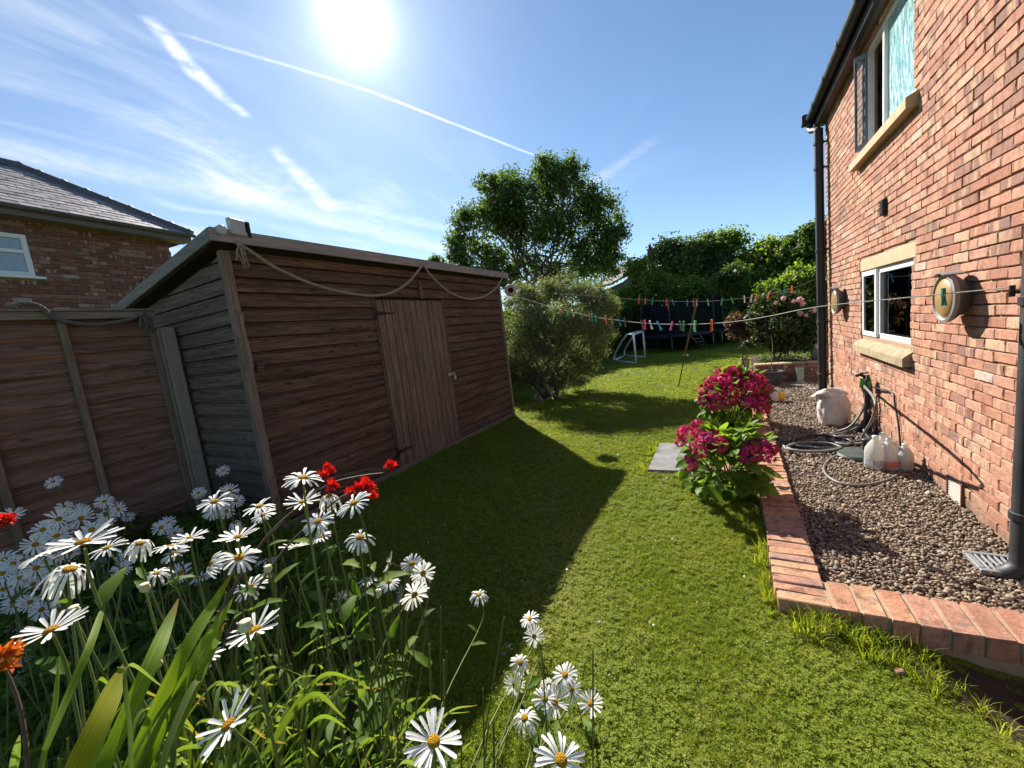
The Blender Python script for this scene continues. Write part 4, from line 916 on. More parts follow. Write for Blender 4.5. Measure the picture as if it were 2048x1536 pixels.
# clipped hedge
def hedge(name, label, pts, zt, th, n, seed, mat=M_HEDGE, size=.11):
    r = np.random.default_rng(seed); pts = np.array(pts, float); c = pts.mean(0); t = thing(name, label, 'hedge', (c[0], c[1], 0)); mb = MB(); P, N = [], []
    for i in range(len(pts)-1):
        a, b_ = pts[i], pts[i+1]; z0, z1 = zt[i], zt[i+1]; d_ = unit(np.append(b_-a, 0)); nn = np.array((d_[1], -d_[0], 0)); L_ = np.linalg.norm(b_-a)
        q = [np.append(a, 0)+nn*th*.4, np.append(b_, 0)+nn*th*.4, np.append(b_, 0)-nn*th*.4, np.append(a, 0)-nn*th*.4]
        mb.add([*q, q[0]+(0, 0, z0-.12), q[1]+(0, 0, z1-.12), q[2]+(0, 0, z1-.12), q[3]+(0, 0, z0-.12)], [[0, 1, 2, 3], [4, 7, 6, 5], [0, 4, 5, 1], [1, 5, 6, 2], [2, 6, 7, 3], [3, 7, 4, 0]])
        k = int(n*L_/sum(np.linalg.norm(pts[j+1]-pts[j]) for j in range(len(pts)-1))); u = r.random(k); w = r.random(k); side = r.random(k)
        zz_ = z0+(z1-z0)*u; base = np.append(a, 0)+np.outer(u*L_, d_); top = side < .34
        wob = .06*np.sin(u*L_*3+seed)+.05*np.sin(u*L_*7)
        p = np.where(top[:, None], base+np.outer((w-.5)*th, nn)+np.outer(zz_+wob, (0, 0, 1)), base+np.outer(np.where(side < .85, 1, -1)*(th*.5+wob), nn)+np.outer(w*zz_, (0, 0, 1)))
        P.append(p+r.normal(size=(k, 3))*.05); N.append(np.where(top[:, None], (0, 0, 1), np.outer(np.where(side < .85, 1, -1), nn)))
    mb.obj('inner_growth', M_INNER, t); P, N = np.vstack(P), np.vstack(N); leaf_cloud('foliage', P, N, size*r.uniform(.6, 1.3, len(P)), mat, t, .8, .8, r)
h0 = [onz(1205, 690)[:2]*.98, ony(1300, 690, 23.0)[:2], ony(1450, 688, 22.0)[:2], ony(1530, 680, 21.6)[:2], ony(1720, 660, 21.0)[:2]]
hedge('hedge', 'dark clipped hedge closing the far end of the lawn', [(-13, 21.5), (-5.2, 23.2), (-.3, 22.3), (1.2, 22), (7, 21.2)], [2.9, 2.75, 1.3, 1.25, 1.3], 1.1, 32000, 5)
hedge('boundary_hedge', 'dark overgrown hedge along the boundary behind the grey-green bush', [(-7.4, 8.2), (-6.9, 13.5), (-5.9, 18), (-5.4, 22.6)], [2.3, 2.4, 2.3, 2.6], 1.3, 26000, 8, size=.13)
# gorse bush beside the shed
gb = onz(1100, 800); 
GBL = blobs_px([(1045, 610, 40, 0), (1085, 600, 42, .3), (1130, 592, 44, .2), (1175, 600, 42, .2), (1205, 625, 40, .3), (1070, 650, 46, -.5), (1125, 650, 52, -.8), (1180, 665, 48, -.3), (1195, 675, 34, .3), (1060, 700, 40, -.2), (1110, 705, 46, -.6), (1165, 710, 44, .2), (1030, 660, 34, .3), (1185, 712, 28, .4), (1045, 730, 34, .3), (1085, 745, 34, .1), (1140, 745, 34, .3), (1170, 735, 26, .5), (1060, 765, 24, .3), (1020, 710, 30, .5), (1110, 770, 26, .3), (1155, 765, 24, .6), (1030, 750, 28, .6)], 9.7)
tree('gorse_bush', 'large grey-green spiny bush with bare twisted stems between shed and goal', (gb[0]-.1, gb[1]+.25, 0), (gb[0]-.2, gb[1]+.3, .5), GBL, 85000, .066, M_GORSE, 21, None, .11, 'bush', 5, .55, .30, .22, 3, .9, 22)
mb = MB(); rr = np.random.default_rng(4); t = thing('dead_branch', 'fallen bare branches at the foot of the spiny bush', 'branch', onz(1105, 806))
for (a, b_) in (((1070, 800), (1140, 775)), ((1085, 806), (1060, 790)), ((1110, 790), (1150, 745)), ((1120, 800), (1138, 740)), ((1095, 800), (1118, 755)), ((1130, 770), (1145, 735))):
    limb(mb, onz(*a)+V3(0, 0, .03), ony(*b_, onz(*a)[1]+.25), .022, .008, rr, .3, 5)
mb.obj('branch', surf('dry_branch', (.24, .19, .15), (.36, .30, .25), 20, .9, .6), t)
bp = onz(1042, 778); tree('young_shrub', 'small sunlit shrub with yellow-green leaves at the far shed corner', (bp[0], bp[1], 0), (bp[0], bp[1], .3), blobs_px([(1040, 735, 18, 0), (1036, 755, 16, 0), (1050, 750, 12, .1), (1045, 720, 12, .1)], math.hypot(bp[0], bp[1])), 2600, .075, leafmat('young_leaves', (.05, .09, .015), (.14, .19, .04), .5), 31, None, .02, 'shrub', 1, .9, .3, .3, 1)
# ================================================================== far houses over the trees
M_FROOF = surf('far_slate', (.24, .21, .19), (.34, .31, .29), 1.5, .75, .3, 8); M_FWALL = surf('far_wall', (.09, .085, .09), (.13, .12, .12), 2, .9, .2)
fh = thing('distant_house', 'distant house with pale slate roof and dark gable above the hedge', 'house', ony(1240, 600, 42)*V3(1, 1, 0))
a, b_, c_, e_ = ony(1192, 572, 40), ony(1246, 556, 40), ony(1290, 512, 44), ony(1228, 540, 44)
mb = MB(); mb.add([a, ony(1222, 566, 40), ony(1245, 552, 42), c_, ony(1330, 508, 50), ony(1233, 533, 47)], [[0, 1, 2, 3, 4, 5]]); 
mb2 = MB(); P = np.array(mb.v); mb2.add(np.vstack([P, P-V3(0, 0, .25)]), [[0, 1, 2, 3, 4, 5], [11, 10, 9, 8, 7, 6]]+[[i, (i+1) % 6, 6+(i+1) % 6, 6+i] for i in range(6)]); mb2.obj('roof', M_FROOF, fh)
mb = MB(); p0, p1, p2 = ony(1205, 575, 40.6), ony(1246, 556, 41.5), ony(1290, 520, 44.5); mb.add([p0*V3(1, 1, 0), p1*V3(1, 1, 0), p2*V3(1, 1, 0), p0+(0, 0, -.35), p1+(0, 0, -.35), p2+(0, 0, -.5), p2*V3(1, 1, 0)+(-1, 8, 0), p2+(-1, 8, -.5), p0*V3(1, 1, 0)+(-1, 7, 0), p0+(-1, 7, -.2)], [[0, 1, 4, 3], [1, 2, 5, 4], [2, 6, 7, 5], [6, 8, 9, 7], [8, 0, 3, 9]]); mb.obj('wall', M_FWALL, fh)
cc = ony(1303, 512, 43); mb = MB(); mb.box(cc[0]-.32, cc[0]+.32, cc[1]-.3, cc[1]+.3, 5.5, cc[2]+.55, .03); mb.box(cc[0]-.38, cc[0]+.38, cc[1]-.36, cc[1]+.36, cc[2]+.56, cc[2]+.70, .02); mb.lathe([(.16, 0), (.14, .4), (.17, .45)], (cc[0]-.1, cc[1], cc[2]+.68), 8); mb.obj('chimney', surf('chimney_brick', (.06, .045, .04), (.10, .07, .06), 5, .9, .4), fh)
cc = ony(1578, 500, 40); ch = thing('chimney_stack', 'dark chimney stack with pots rising between the far treetops', 'chimney', (cc[0], cc[1], 0))
mb = MB(); mb.box(cc[0]-.42, cc[0]+.42, cc[1]-.4, cc[1]+.4, 0, cc[2]+.5, .03); mb.box(cc[0]-.5, cc[0]+.5, cc[1]-.48, cc[1]+.48, cc[2]+.51, cc[2]+.66, .02); mb.obj('stack', MATS['chimney_brick'], ch)
for dx in (-.22, .2): mb = MB(); mb.lathe([(.15, 0), (.12, .45), (.15, .5), (.11, .5)], (cc[0]+dx, cc[1], cc[2]+.65), 10); mb.obj('chimney_pot', MATS['chimney_brick'], ch)
# ================================================================== slab, raised bed and pots
mb = MB(); mb.obox((-.70, 4.83, .012), (unit((1, .03, .02)), unit((-.03, 1, 0)), (0, 0, 1)), (.185, .50, .022), .006); tag(mb.obj('paving_slab', M_SLABST, None, origin=(-.70, 4.83, 0)), 'grey stone paving slab set in the lawn beside the pink flowers', 'paving slab')
mb = MB(); mb.lathe([(0, .012), (.17, .006), (.26, -.02)], (-.62, 4.27, 0), 14, None, 1.3, .45); mb.lathe([(0, .012), (.2, .006), (.3, -.02)], (-.97, 4.95, 0), 14, None, .35, 2.0); o = mb.obj('bare_soil', M_SOIL); tag(o, 'bare soil around the paving slab', kind='structure')
mb = MB(); V = []; nr, na = 7, 22; rr_ = np.random.default_rng(3)
for i in range(nr+1):
    for k in range(na):
        a = 2*math.pi*k/na; q_ = i/nr*(1+.12*math.sin(3*a)+.08*math.sin(5*a+1)); x_, y_ = 1.16+.50*q_*math.cos(a), 2.12+.27*q_*math.sin(a); V.append((x_, y_, float(lawn_z(x_, y_))+.016*(1-i/nr)+.004+rr_.normal()*.006*(i < nr)))
mb.add(V, [[i*na+k, i*na+(k+1) % na, (i+1)*na+(k+1) % na, (i+1)*na+k] for i in range(nr) for k in range(na)]); tag(mb.obj('worn_soil', M_SOIL, None, True), 'worn bare soil below the kerb', kind='structure')
RBY = 9.86
rb = thing('raised_bed', 'low dark brick wall of the raised bed holding the rose bush', 'raised bed', (1.0, RBY, 0))
RM = {}
for r_ in range(5):
    z = .02+r_*.075; x = .42 - (.11 if r_ % 2 else 0)
    while x < 2.2:
        x0, x1 = max(x, .40), x+.215; hx = round((x1-x0)/2, 3)
        if hx not in RM: V, Fc = chamfer_box((hx, .05, .0325), .006); RM[hx] = mesh_np('brick', V, Fc, M_NBRICK)
        if x1 < 1.46 or r_ >= 0: inst('brick', RM[hx], rb, ((x0+x1)/2, RBY+random.uniform(-.004, .004), z+.0325))
        x += .225
mb = MB(); mb.box(.41, 2.15, RBY-.035, RBY+.12, 0, .388); mb.obj('mortar', M_NMORTAR, rb)
for k in range(8):
    mb = MB(); x = .40+k*.225; mb.box(x, x+.215, RBY-.07, RBY+.15, .392, .43, .008); mb.obj('coping', M_STONE if k < 3 else M_KBRICK, rb)
mb = MB(); mb.box(.42, 2.3, RBY+.13, 12.2, 0, .36); mb.obj('soil', M_SOIL, rb)
mb = MB(); mb.box(1.0, 1.75, 8.75, 9.78, -.02, .040, .01); tag(mb.obj('paving_stone', M_CONC, None, origin=(1.35, 9.2, 0)), 'pale flagstone on the ground behind the far downpipe', 'paving slab')
def pot(name, label, c, prof, mat, soil_z, group=None, n=24, square=False):
    t = thing(name, label, 'plant pot', c, group); mb = MB(); mb.lathe(prof, c, 4 if square else n, None if not square else np.array([(.707, .707, 0), (-.707, .707, 0), (0, 0, 1)])); mb.obj('pot', mat, t, auto=None if square else 35)
    mb = MB(); mb.lathe([(0, soil_z+.01), (prof[len(prof)//2][0]*.86, soil_z)], c, 14); mb.obj('soil', M_SOIL, t); return t
M_POT = surf('charcoal_plastic', (.035, .036, .042), (.06, .06, .068), 8, .5, .15, 80); M_TERRA = surf('terracotta', (.32, .14, .075), (.42, .21, .12), 10, .85, .3, 90); M_PALEPOT = surf('pale_stone_pot', (.50, .40, .32), (.62, .52, .44), 9, .85, .3, 90)
c = V3(.685, 9.42, .03); bigpot = pot('plant_pot', 'large round charcoal pot holding a thin sapling before the raised bed', c, [(.125, 0), (.15, .05), (.185, .26), (.20, .275), (.205, .30), (.178, .30), (.16, .26)], M_POT, .255)
mb = MB(); mb.tube(catmull([c+V3(0, 0, .25), c+V3(-.01, 0, .5), c+V3(.02, 0, .8), c+V3(.0, 0, 1.0)], 4), np.linspace(.012, .005, 13), 6); sp = mb.obj('sapling_stem', surf('sapling_bark', (.26, .17, .10), (.36, .26, .17), 30, .8, .3), bigpot)
c = V3(.28, 11.78, .10); pot('plant_pot', 'small square pale pot standing on the far end of the kerb', c, [(.10, 0), (.135, .2), (.15, .205), (.15, .25), (.125, .25), (.12, .2)], M_PALEPOT, .22, square=True)
r = np.random.default_rng(8); P = c+V3(0, 0, .24)+r.normal(size=(70, 3))*(.06, .06, .025); leaf_cloud('succulent', P, rand_dirs(70, r)+(0, 0, 1), .06*np.ones(70), leafmat('succulent_leaves', (.04, .06, .03), (.10, .13, .07)), bpy.data.objects['plant_pot.001'], .6)
c = ony(1590, 716, 12.4)*V3(1, 1, 0)+V3(0, 0, .36); pot('plant_pot', 'terracotta pot standing behind the rose bush stems', c, [(.11, 0), (.16, .27), (.18, .28), (.18, .34), (.15, .34), (.14, .28)], M_TERRA, .29)
c = V3(1.163, 9.62, .04); t = thing('glass_vase', 'pale green square glass vase standing by the raised bed wall', 'vase', c); M_GVASE = surf('greenish_glass', (.20, .27, .24), (.30, .37, .33), 5, .12, .05, spec=.8)
mb = MB(); mb.lathe([(.055, 0), (.075, .01), (.085, .27), (.092, .30), (.084, .30), (.076, .27), (.066, .02)], c, 4, np.array([(.707, .707, 0), (-.707, .707, 0), (0, 0, 1)])); mb.obj('vase', M_GVASE, t)
mb = MB(); 
for k in range(9): a = k*.7; V, Fc = ICO1; mb.add(V*.016+c+V3(math.cos(a)*.07, math.sin(a)*.06-.03, .012), Fc.tolist())
mb.obj('shells', surf('white_shells', (.5, .47, .42), (.62, .6, .55), 20, .7, .2), t, True)
c = ony(1636, 752, 10.5)*V3(1, 1, 0)+V3(.04, 0, .0); t = thing('storage_tub', 'dark grey water tub beside the far house corner', 'tub', c); mb = MB()
q = np.array([(.707, .707, 0), (-.707, .707, 0), (0, 0, 1)]); mb.lathe([(.13, 0), (.20, .55), (.215, .56), (.215, .60), (.19, .60), (.17, .56)], c, 4, q); mb.obj('tub', surf('tub_plastic', (.075, .09, .09), (.13, .15, .15), 6, .5, .2), t)
mb = MB(); V = ICO2[0]*(.11, .10, .10); V = V*(1+.12*np.sin(V[:, :1]*50)+.1*np.sin(V[:, 1:2]*60)); mb.add(V+c+V3(.02, 0, .64), ICO2[1].tolist()); mb.obj('white_bag', M_WHITEPL, t, True)
mb = MB(); mb.lathe([(.105, 0), (.125, .36), (.13, .37), (.0, .375)], c+V3(.02, -.36, .02), 4, q); tag(mb.obj('crate', surf('crate_plastic', (.03, .04, .05), (.06, .07, .08), 6, .5, .2), None, origin=c+V3(.02, -.36, .02)), 'small dark bin standing before the grey tub', 'bin')
# ================================================================== rose bush and hedge-side shrubs
M_ROSELEAF = leafmat('rose_leaves', (.020, .038, .014), (.085, .11, .045), .42, (1.4, 1.5, .5), .6)
M_REDLEAF = leafmat('bronze_leaves', (.05, .035, .018), (.16, .11, .06), .45, (1.5, 1.1, .6), .4)
rbp = V3(.86, 10.75, .36)
rose = tree('rose_bush', 'tall rose bush with pale pink blooms growing in the raised bed', rbp, rbp+V3(0, 0, .10), blobs_px([(1545, 622, 34, 0), (1580, 618, 32, .1), (1520, 645, 26, -.1), (1560, 655, 38, -.2), (1600, 650, 36, 0), (1625, 660, 28, .2), (1530, 680, 22, -.1), (1570, 690, 26, 0), (1605, 685, 28, .1), (1540, 600, 20, 0), (1590, 600, 20, .1), (1500, 690, 12, 0)], 10.75), 15000, .075, M_ROSELEAF, 41, None, .035, 'bush', 6, 1.1, .34, .3, 3)
M_ROSE = leafmat('rose_petals', (.62, .30, .30), (.78, .60, .56), .35, (1.1, .9, .9), .3)
rr = np.random.default_rng(2)
for (x, y, s) in ((1567, 597, .05), (1600, 600, .06), (1606, 608, .05), (1627, 620, .06), (1600, 627, .055), (1612, 630, .045), (1640, 648, .06), (1637, 665, .04), (1552, 606, .04), (1588, 603, .04)):
    p = at(x, y, np.linalg.norm(at(x, y, 10)-EYE)*1.03); n_ = 26; d_ = rand_dirs(n_, rr); leaf_cloud('rose_bloom', p+d_*s*.5, d_, np.full(n_, s*1.1), M_ROSE, rose, .4, 1.6, rr)
c = ony(1482, 690, 11.4)*V3(1, 1, 0); tree('bronze_shrub', 'bronze leaved shrub to the left of the rose bush', c, c+V3(0, 0, .35), blobs_px([(1475, 645, 22, 0), (1495, 650, 22, 0), (1480, 668, 20, 0), (1505, 668, 18, .1), (1462, 655, 10, 0)], 11.3), 4200, .065, M_REDLEAF, 42, None, .025, 'shrub', 2, 1.0, .34, .3, 2)
r = np.random.default_rng(9); P = np.stack([r.uniform(.5, 2.0, 1500), r.uniform(10.0, 11.6, 1500), .36+np.abs(r.normal(size=1500))*.07], 1); tag(leaf_cloud('ground_cover', P, np.tile((0, 0, 1.), (1500, 1)), r.uniform(.03, .07, 1500), M_TREE2, None, .9, .8, r, origin=(1.2, 10.8, .36)), 'low leafy ground cover in the raised bed', kind='stuff')
# ================================================================== goal, trampoline, clothes prop
M_GOAL = surf('white_goal_tube', (.70, .71, .73), (.80, .80, .80), 9, .5, .1)
nf, ff, nbk = onz(1272, 728), onz(1290, 716), onz(1229, 722.5); fbk = ff+(nbk-nf); gl_ = thing('football_goal', 'small white tube football goal at the edge of the lawn', 'goal', nf)
hgt = ony(1285, 667, nf[1])[2]; up = V3(0, 0, 1); G = .035
def gtube(name, P): mb = MB(); mb.tube(P, G, 8); mb.obj(name, M_GOAL, gl_, True)
gtube('post', [nf+up*G, nf+up*hgt]); gtube('post', [ff+up*G, ff+up*hgt]); gtube('crossbar', [nf+up*hgt, ff+up*hgt]); gtube('base_bar', [nbk+up*G, fbk+up*G])
for a, b_ in ((nf, nbk), (ff, fbk)):
    d_ = b_-a; gtube('side_bar', [a+up*G, b_+up*G]); gtube('back_arch', catmull([b_+up*G, b_-d_*.02+up*hgt*.22, b_-d_*.28+up*hgt*.58, b_-d_*.62+up*hgt*.92, a+d_*.28+up*hgt*1.0, a+up*hgt], 5))
gtube('top_bar', [nf+(nbk-nf)*.28+up*hgt, ff+(fbk-ff)*.28+up*hgt])
def net_mat(name, col, sc, th):
    m, g, out = newmat(name); p = g.vm('SCALE', g.pos(), sc); s = g.n('ShaderNodeSeparateXYZ', None, Vector=p); fx = g.m('PINGPONG', g.m('ADD', s.outputs[0], s.outputs[1]), .5); fz = g.m('PINGPONG', s.outputs[2], .5)
    k = g.m('MAXIMUM', g.m('LESS_THAN', fx, th), g.m('LESS_THAN', fz, th)); d_ = g.n('ShaderNodeBsdfDiffuse', None, Color=col); tr = g.n('ShaderNodeBsdfTransparent'); mx = g.n('ShaderNodeMixShader', None, Fac=k, i1=tr, i2=d_); g.t.links.new(mx.outputs[0], out.inputs[0]); return m
tc = V3(-2.05, 20.6, 0); tp = thing('trampoline', 'dark round trampoline with net enclosure in front of the hedge', 'trampoline', tc); TR, TZ = 1.75, .72
M_TMET = surf('galvanised_tube', (.20, .21, .23), (.30, .31, .33), 20, .45, .1, metal=.5)
mb = MB(); mb.tube([tc+V3(math.cos(a)*TR, math.sin(a)*TR, TZ) for a in np.linspace(0, 2*math.pi, 33)], .04, 8); mb.obj('frame_ring', M_TMET, tp, True)
mb = MB(); mb.lathe([(0, -.02), (TR-.3, -.02), (TR-.3, .01), (0, .01)], tc+V3(0, 0, TZ), 32); mb.obj('jumping_mat', M_DARK, tp)
mb = MB(); mb.lathe([(TR-.3, .02), (TR+.06, .05), (TR+.06, -.03), (TR-.3, .0)], tc+V3(0, 0, TZ), 32); mb.obj('safety_pad', surf('blue_pad', (.010, .012, .022), (.018, .02, .034), 5, .6, .1), tp)
for k in range(6):
    a = k*math.pi/3+.35; p = tc+V3(math.cos(a)*TR, math.sin(a)*TR, 0); mb = MB(); mb.tube([p+V3(0, 0, .02), p+V3(0, 0, TZ)], .03, 8); mb.obj('leg', M_TMET, tp, True)
    q_ = tc+V3(math.cos(a)*(TR+.08), math.sin(a)*(TR+.08), 0); mb = MB(); mb.tube([q_+V3(0, 0, .1), q_+V3(0, 0, 2.35)], .03, 8); mb.obj('net_pole', M_BLKPL, tp, True)
mb = MB(); nn = 36; V = [tc+V3(math.cos(a)*(TR-.06), math.sin(a)*(TR-.06), z) for z in (TZ+.05, 2.3) for a in np.linspace(0, 2*math.pi, nn, endpoint=False)]; mb.add(V, [[k, (k+1) % nn, nn+(k+1) % nn, nn+k] for k in range(nn)]); mb.obj('net', net_mat('trampoline_net', (.012, .014, .022), 26, .16), tp)
e0, e1 = ony(1392, 672, 18.6), onz(1410, 697); mb = MB(); lad = thing('trampoline_ladder', 'thin metal steps leaning on the trampoline rim', 'ladder', e1)
for off in (0, .34):
    mb = MB(); mb.tube([e1+V3(off-.2, off*.3, .02), e0+V3(off-.2, off*.3+.3, 0)], .02, 7); mb.obj('rail', M_TMET, lad, True)
for k in (.25, .5, .75): mb = MB(); p = e1+(e0+V3(0, .3, 0)-e1)*k; mb.tube([p+V3(-.2, 0, .02), p+V3(.14, .1, .02)], .018, 6); mb.obj('rung', M_TMET, lad, True)

# ================================================================== washing lines and pegs
def on_vplane(x, y, a, b_):
    n_ = np.array((-(b_[1]-a[1]), b_[0]-a[0], 0)); d_ = ray(x, y); return EYE+d_*(((np.array(a)-EYE)@n_)/(d_@n_))
A1, B1 = V3(1.30, 3.14, 1.63), V3(SX+.06, 7.05, 2.45); A2, B2 = V3(1.36, 8.50, 2.10), V3(SX+.07, 7.08, 2.47)
L1 = [(2044, 568), (1887, 588), (1640, 613), (1540, 632), (1470, 643), (1400, 648), (1340, 648.5), (1285, 646), (1240, 641), (1190, 634), (1140, 623), (1090, 610), (1045, 597)]
L2 = [(1640, 553), (1600, 571), (1560, 583), (1510, 593), (1450, 600), (1395, 603), (1330, 602), (1278, 599), (1200, 593), (1130, 589), (1060, 587)]
M_LINE = surf('washing_line_cord', (.42, .42, .36), (.55, .54, .47), 40, .7, .2)
C1 = catmull([A1]+[on_vplane(x, y, A1, B1) for x, y in L1[1:]]+[B1], 6); C2 = catmull([A2]+[on_vplane(x, y, A2, B2) for x, y in L2]+[B2], 6)
mb = MB(); mb.tube(C1, .0032, 5); tag(mb.obj('washing_line', M_LINE, None, origin=A1), 'nearer washing line running from the downpipe to the shed corner', 'washing line')
mb = MB(); mb.tube(C2, .0034, 5); tag(mb.obj('washing_line', M_LINE, None, origin=A2), 'farther washing line held up by the wooden prop', 'washing line')
mb = MB(); mb.tube([A1+V3(-.0, 0, -.03), A1+V3(.14, .02, -.03)], .008, 6); mb.tube([A1+V3(0, 0, -.05), A1+V3(0, 0, .01)], .012, 6); tag(mb.obj('line_hook', M_BLKMETAL, None, origin=A1), 'black hook holding the washing line at the near downpipe', 'hook')
pb, pt = onz(1357, 772), on_vplane(1393, 599, A2, B2); prop = thing('clothes_prop', 'wooden clothes prop leaning on the lawn under the farther washing line', 'clothes prop', pb); mid = pb+(pt-pb)*.42
mb = MB(); mb.tube([pb, mid], .013, 8); mb.obj('metal_foot', surf('dark_green_metal', (.02, .03, .025), (.035, .045, .04), 20, .5, .1), prop, True)
mb = MB(); mb.tube([mid, pt+V3(0, 0, -.06)], .018, 8); mb.obj('pole', surf('prop_wood', (.075, .045, .028), (.13, .08, .05), 30, .7, .3), prop, True)
mb = MB(); mb.tube([pt+V3(-.03, 0, .04), pt+V3(0, 0, -.05), pt+V3(.03, 0, .04)], .012, 6); mb.obj('fork', MATS['prop_wood'], prop)
mb = MB(); mb.tube([mid+V3(-.03, 0, 0), mid+V3(.045, 0, .01), mid+V3(.07, 0, -.015)], .012, 6); mb.obj('clip', M_WHITEPL, prop)
PC = {'orange': (.75, .16, .03), 'green': (.06, .42, .16), 'pink': (.75, .05, .22), 'blue': (.03, .33, .52), 'white': (.72, .74, .68), 'brown': (.14, .09, .075), 'teal': (.012, .16, .16), 'red': (.60, .14, .09), 'cream': (.62, .60, .42)}
PM = {k: surf('peg_'+k, v, tuple(min(1, a*1.15) for a in v), 20, .45, .05) for k, v in PC.items()}
def arm_mesh(mat):
    mb = MB(); P = [(.000, 0, .042), (.007, 0, .044), (.0085, 0, .018), (.006, 0, -.012), (.010, 0, -.040), (.012, 0, -.052), (.003, 0, -.050), (.0012, 0, -.015), (.0035, 0, .010), (.0012, 0, .025)]
    mb.prism(np.array(P)-(0, .006, 0), (0, .012, 0)); return mesh_np('arm', mb.v, mb.f, mat)
AM = {k: arm_mesh(m_) for k, m_ in PM.items()}
mb = MB(); mb.tube([(0, -.009, .004), (0, .009, .004)], .005, 8); SPR = mesh_np('spring', mb.v, mb.f, M_ZINC)
ORD = ['first', 'second', 'third', 'fourth', 'fifth', 'sixth', 'seventh', 'eighth', 'ninth', 'tenth', 'eleventh', 'twelfth', 'thirteenth', 'fourteenth', 'fifteenth', 'sixteenth', 'seventeenth', 'eighteenth', 'nineteenth', 'twentieth', 'twenty-first']
def pegs(Cv, lst, which, sc):
    px = np.array([CX+F_PX*((p-EYE)@_rt)/((p-EYE)@_fw) for p in Cv])
    for i, (x, col) in enumerate(sorted(lst)):
        j = int(np.argmin(np.abs(px-x))); j = min(max(j, 1), len(Cv)-2); k = j+1 if (px[j+1]-x)*(px[j]-x) <= 0 else j-1; f = (x-px[j])/(px[k]-px[j]+1e-9); p = Cv[j]+(Cv[k]-Cv[j])*f
        t = thing('clothes_peg', '%s clothes peg, %s from the shed on the %s washing line' % (col, ORD[i], which), 'clothes peg', p, 'pegs on the %s washing line' % which)
        dv = unit(Cv[k]-Cv[j]); t.rotation_euler = (random.uniform(-.25, .25), random.uniform(-.35, .35), math.atan2(dv[1], dv[0])+1.2+random.uniform(-.5, .5)); s = sc*random.uniform(.92, 1.08); t.scale = (s, s, s)
        for me, nm, rz in ((AM[col], 'arm', 0), (AM[col], 'arm', math.pi), (SPR, 'spring', 0)):
            o = bpy.data.objects.new(nm, me); link(o, t); o.rotation_euler = (0, 0, rz); o.location = (0, 0, -.012)
pegs(C1, [(1109, 'green'), (1124, 'pink'), (1138, 'green'), (1145, 'white'), (1179, 'orange'), (1184, 'blue'), (1191, 'green'), (1211, 'orange'), (1223, 'orange'), (1238, 'blue'), (1249, 'brown'), (1284, 'brown'), (1289.5, 'pink'), (1301, 'white'), (1317, 'blue'), (1344, 'pink'), (1360, 'brown'), (1367, 'green'), (1390, 'green'), (1423, 'orange'), (1887, 'teal')], 'nearer', 1.12)
pegs(C2, [(1278, 'orange'), (1291, 'orange'), (1305, 'blue'), (1333, 'orange'), (1345.5, 'blue'), (1375, 'blue'), (1387, 'pink'), (1393.5, 'cream'), (1416, 'green'), (1444, 'green'), (1464, 'green'), (1489, 'white'), (1503, 'white'), (1513, 'red'), (1538, 'orange'), (1568, 'blue'), (1584, 'orange')], 'farther', 1.35)

# ================================================================== ropes and fittings on shed and fence
def rope(name, label, P, r, mat, strands=2, fray=None):
    t = thing(name, label, 'rope', P[0]); Q = catmull(P, 14); L_ = np.concatenate([[0], np.cumsum(np.linalg.norm(np.diff(Q, axis=0), axis=1))]); m_ = int(L_[-1]/.012); s = np.linspace(0, L_[-1], m_); Q = np.stack([np.interp(s, L_, Q[:, i]) for i in range(3)], 1)
    T_ = unit_rows(np.gradient(Q, axis=0)); A_ = unit_rows(np.cross(T_, (.3, .1, 1.))); B_ = np.cross(T_, A_)
    for k in range(3):
        a = s/.075*2*math.pi+k*2.094; mb = MB(); mb.tube(Q+(A_*np.cos(a)[:, None]+B_*np.sin(a)[:, None])*r*.52, r*.56, 6); mb.obj('strand', mat, t, True)
    if fray is not None:
        mb = MB(); rr = np.random.default_rng(1)
        for k in range(16): e = fray+rr.normal(size=3)*(.02, .05, .03)+V3(0, 0, -rr.uniform(.06, .22)); mb.tube([fray, (fray+e)/2+rr.normal(size=3)*.02, e], .004, 4)
        mb.lathe([(0, -.03), (.022, -.015), (.026, .01), (0, .035)], fray, 8); mb.obj('frayed_knot', mat, t)
    return t
fxp = SX+.17
R1 = [onx(x, y, fxp) for x, y in ((478, 488), (500, 502), (560, 540), (640, 573), (720, 590), (775, 588), (815, 566), (845, 531))]
R2 = [onx(x, y, fxp) for x, y in ((847, 531), (870, 560), (905, 588), (940, 598), (970, 592), (995, 573), (1006, 552))]
rope('rope', 'long pale rope swag hanging across the front of the shed roof', R1, .017, M_ROPE, fray=R1[0]); rope('rope', 'short rope swag at the far end of the shed front', R2, .017, M_ROPE)
R3 = [onx(x, y, FX+.125) for x, y in ((28, 609), (45, 607), (65, 608), (85, 620))]+[onx(x, y, FX+.115) for x, y in ((110, 636), (160, 648), (210, 648), (255, 640), (285, 628))]
R3[0] = R3[0]+V3(-.06, 0, .0); R3 = [p if i > 3 else V3(p[0], p[1], max(p[2], 2.385)) for i, p in enumerate(R3)]
rope('rope', 'dark rope looped over the top of the fence panel', R3, .019, M_ROPED, fray=R3[-1])
S1 = [onx(x, y, SX+.05) for x, y in ((484, 625), (482, 640), (488, 670), (496, 700), (503, 735))]; mb = MB(); mb.tube(catmull(S1, 4), .005, 5); mb.tube(catmull([p+V3(.01, .012, -.01) for p in S1], 4), .004, 5); tag(mb.obj('string', M_ROPE, None, origin=S1[0]), 'loose pale string hanging beside the near shed corner post', 'string')
zt = zroof(SX+.1)+.10; c = V3(SX+.10, SY0+.075, zt); t = thing('security_light', 'small white box light on the near corner of the shed roof', 'light', c)
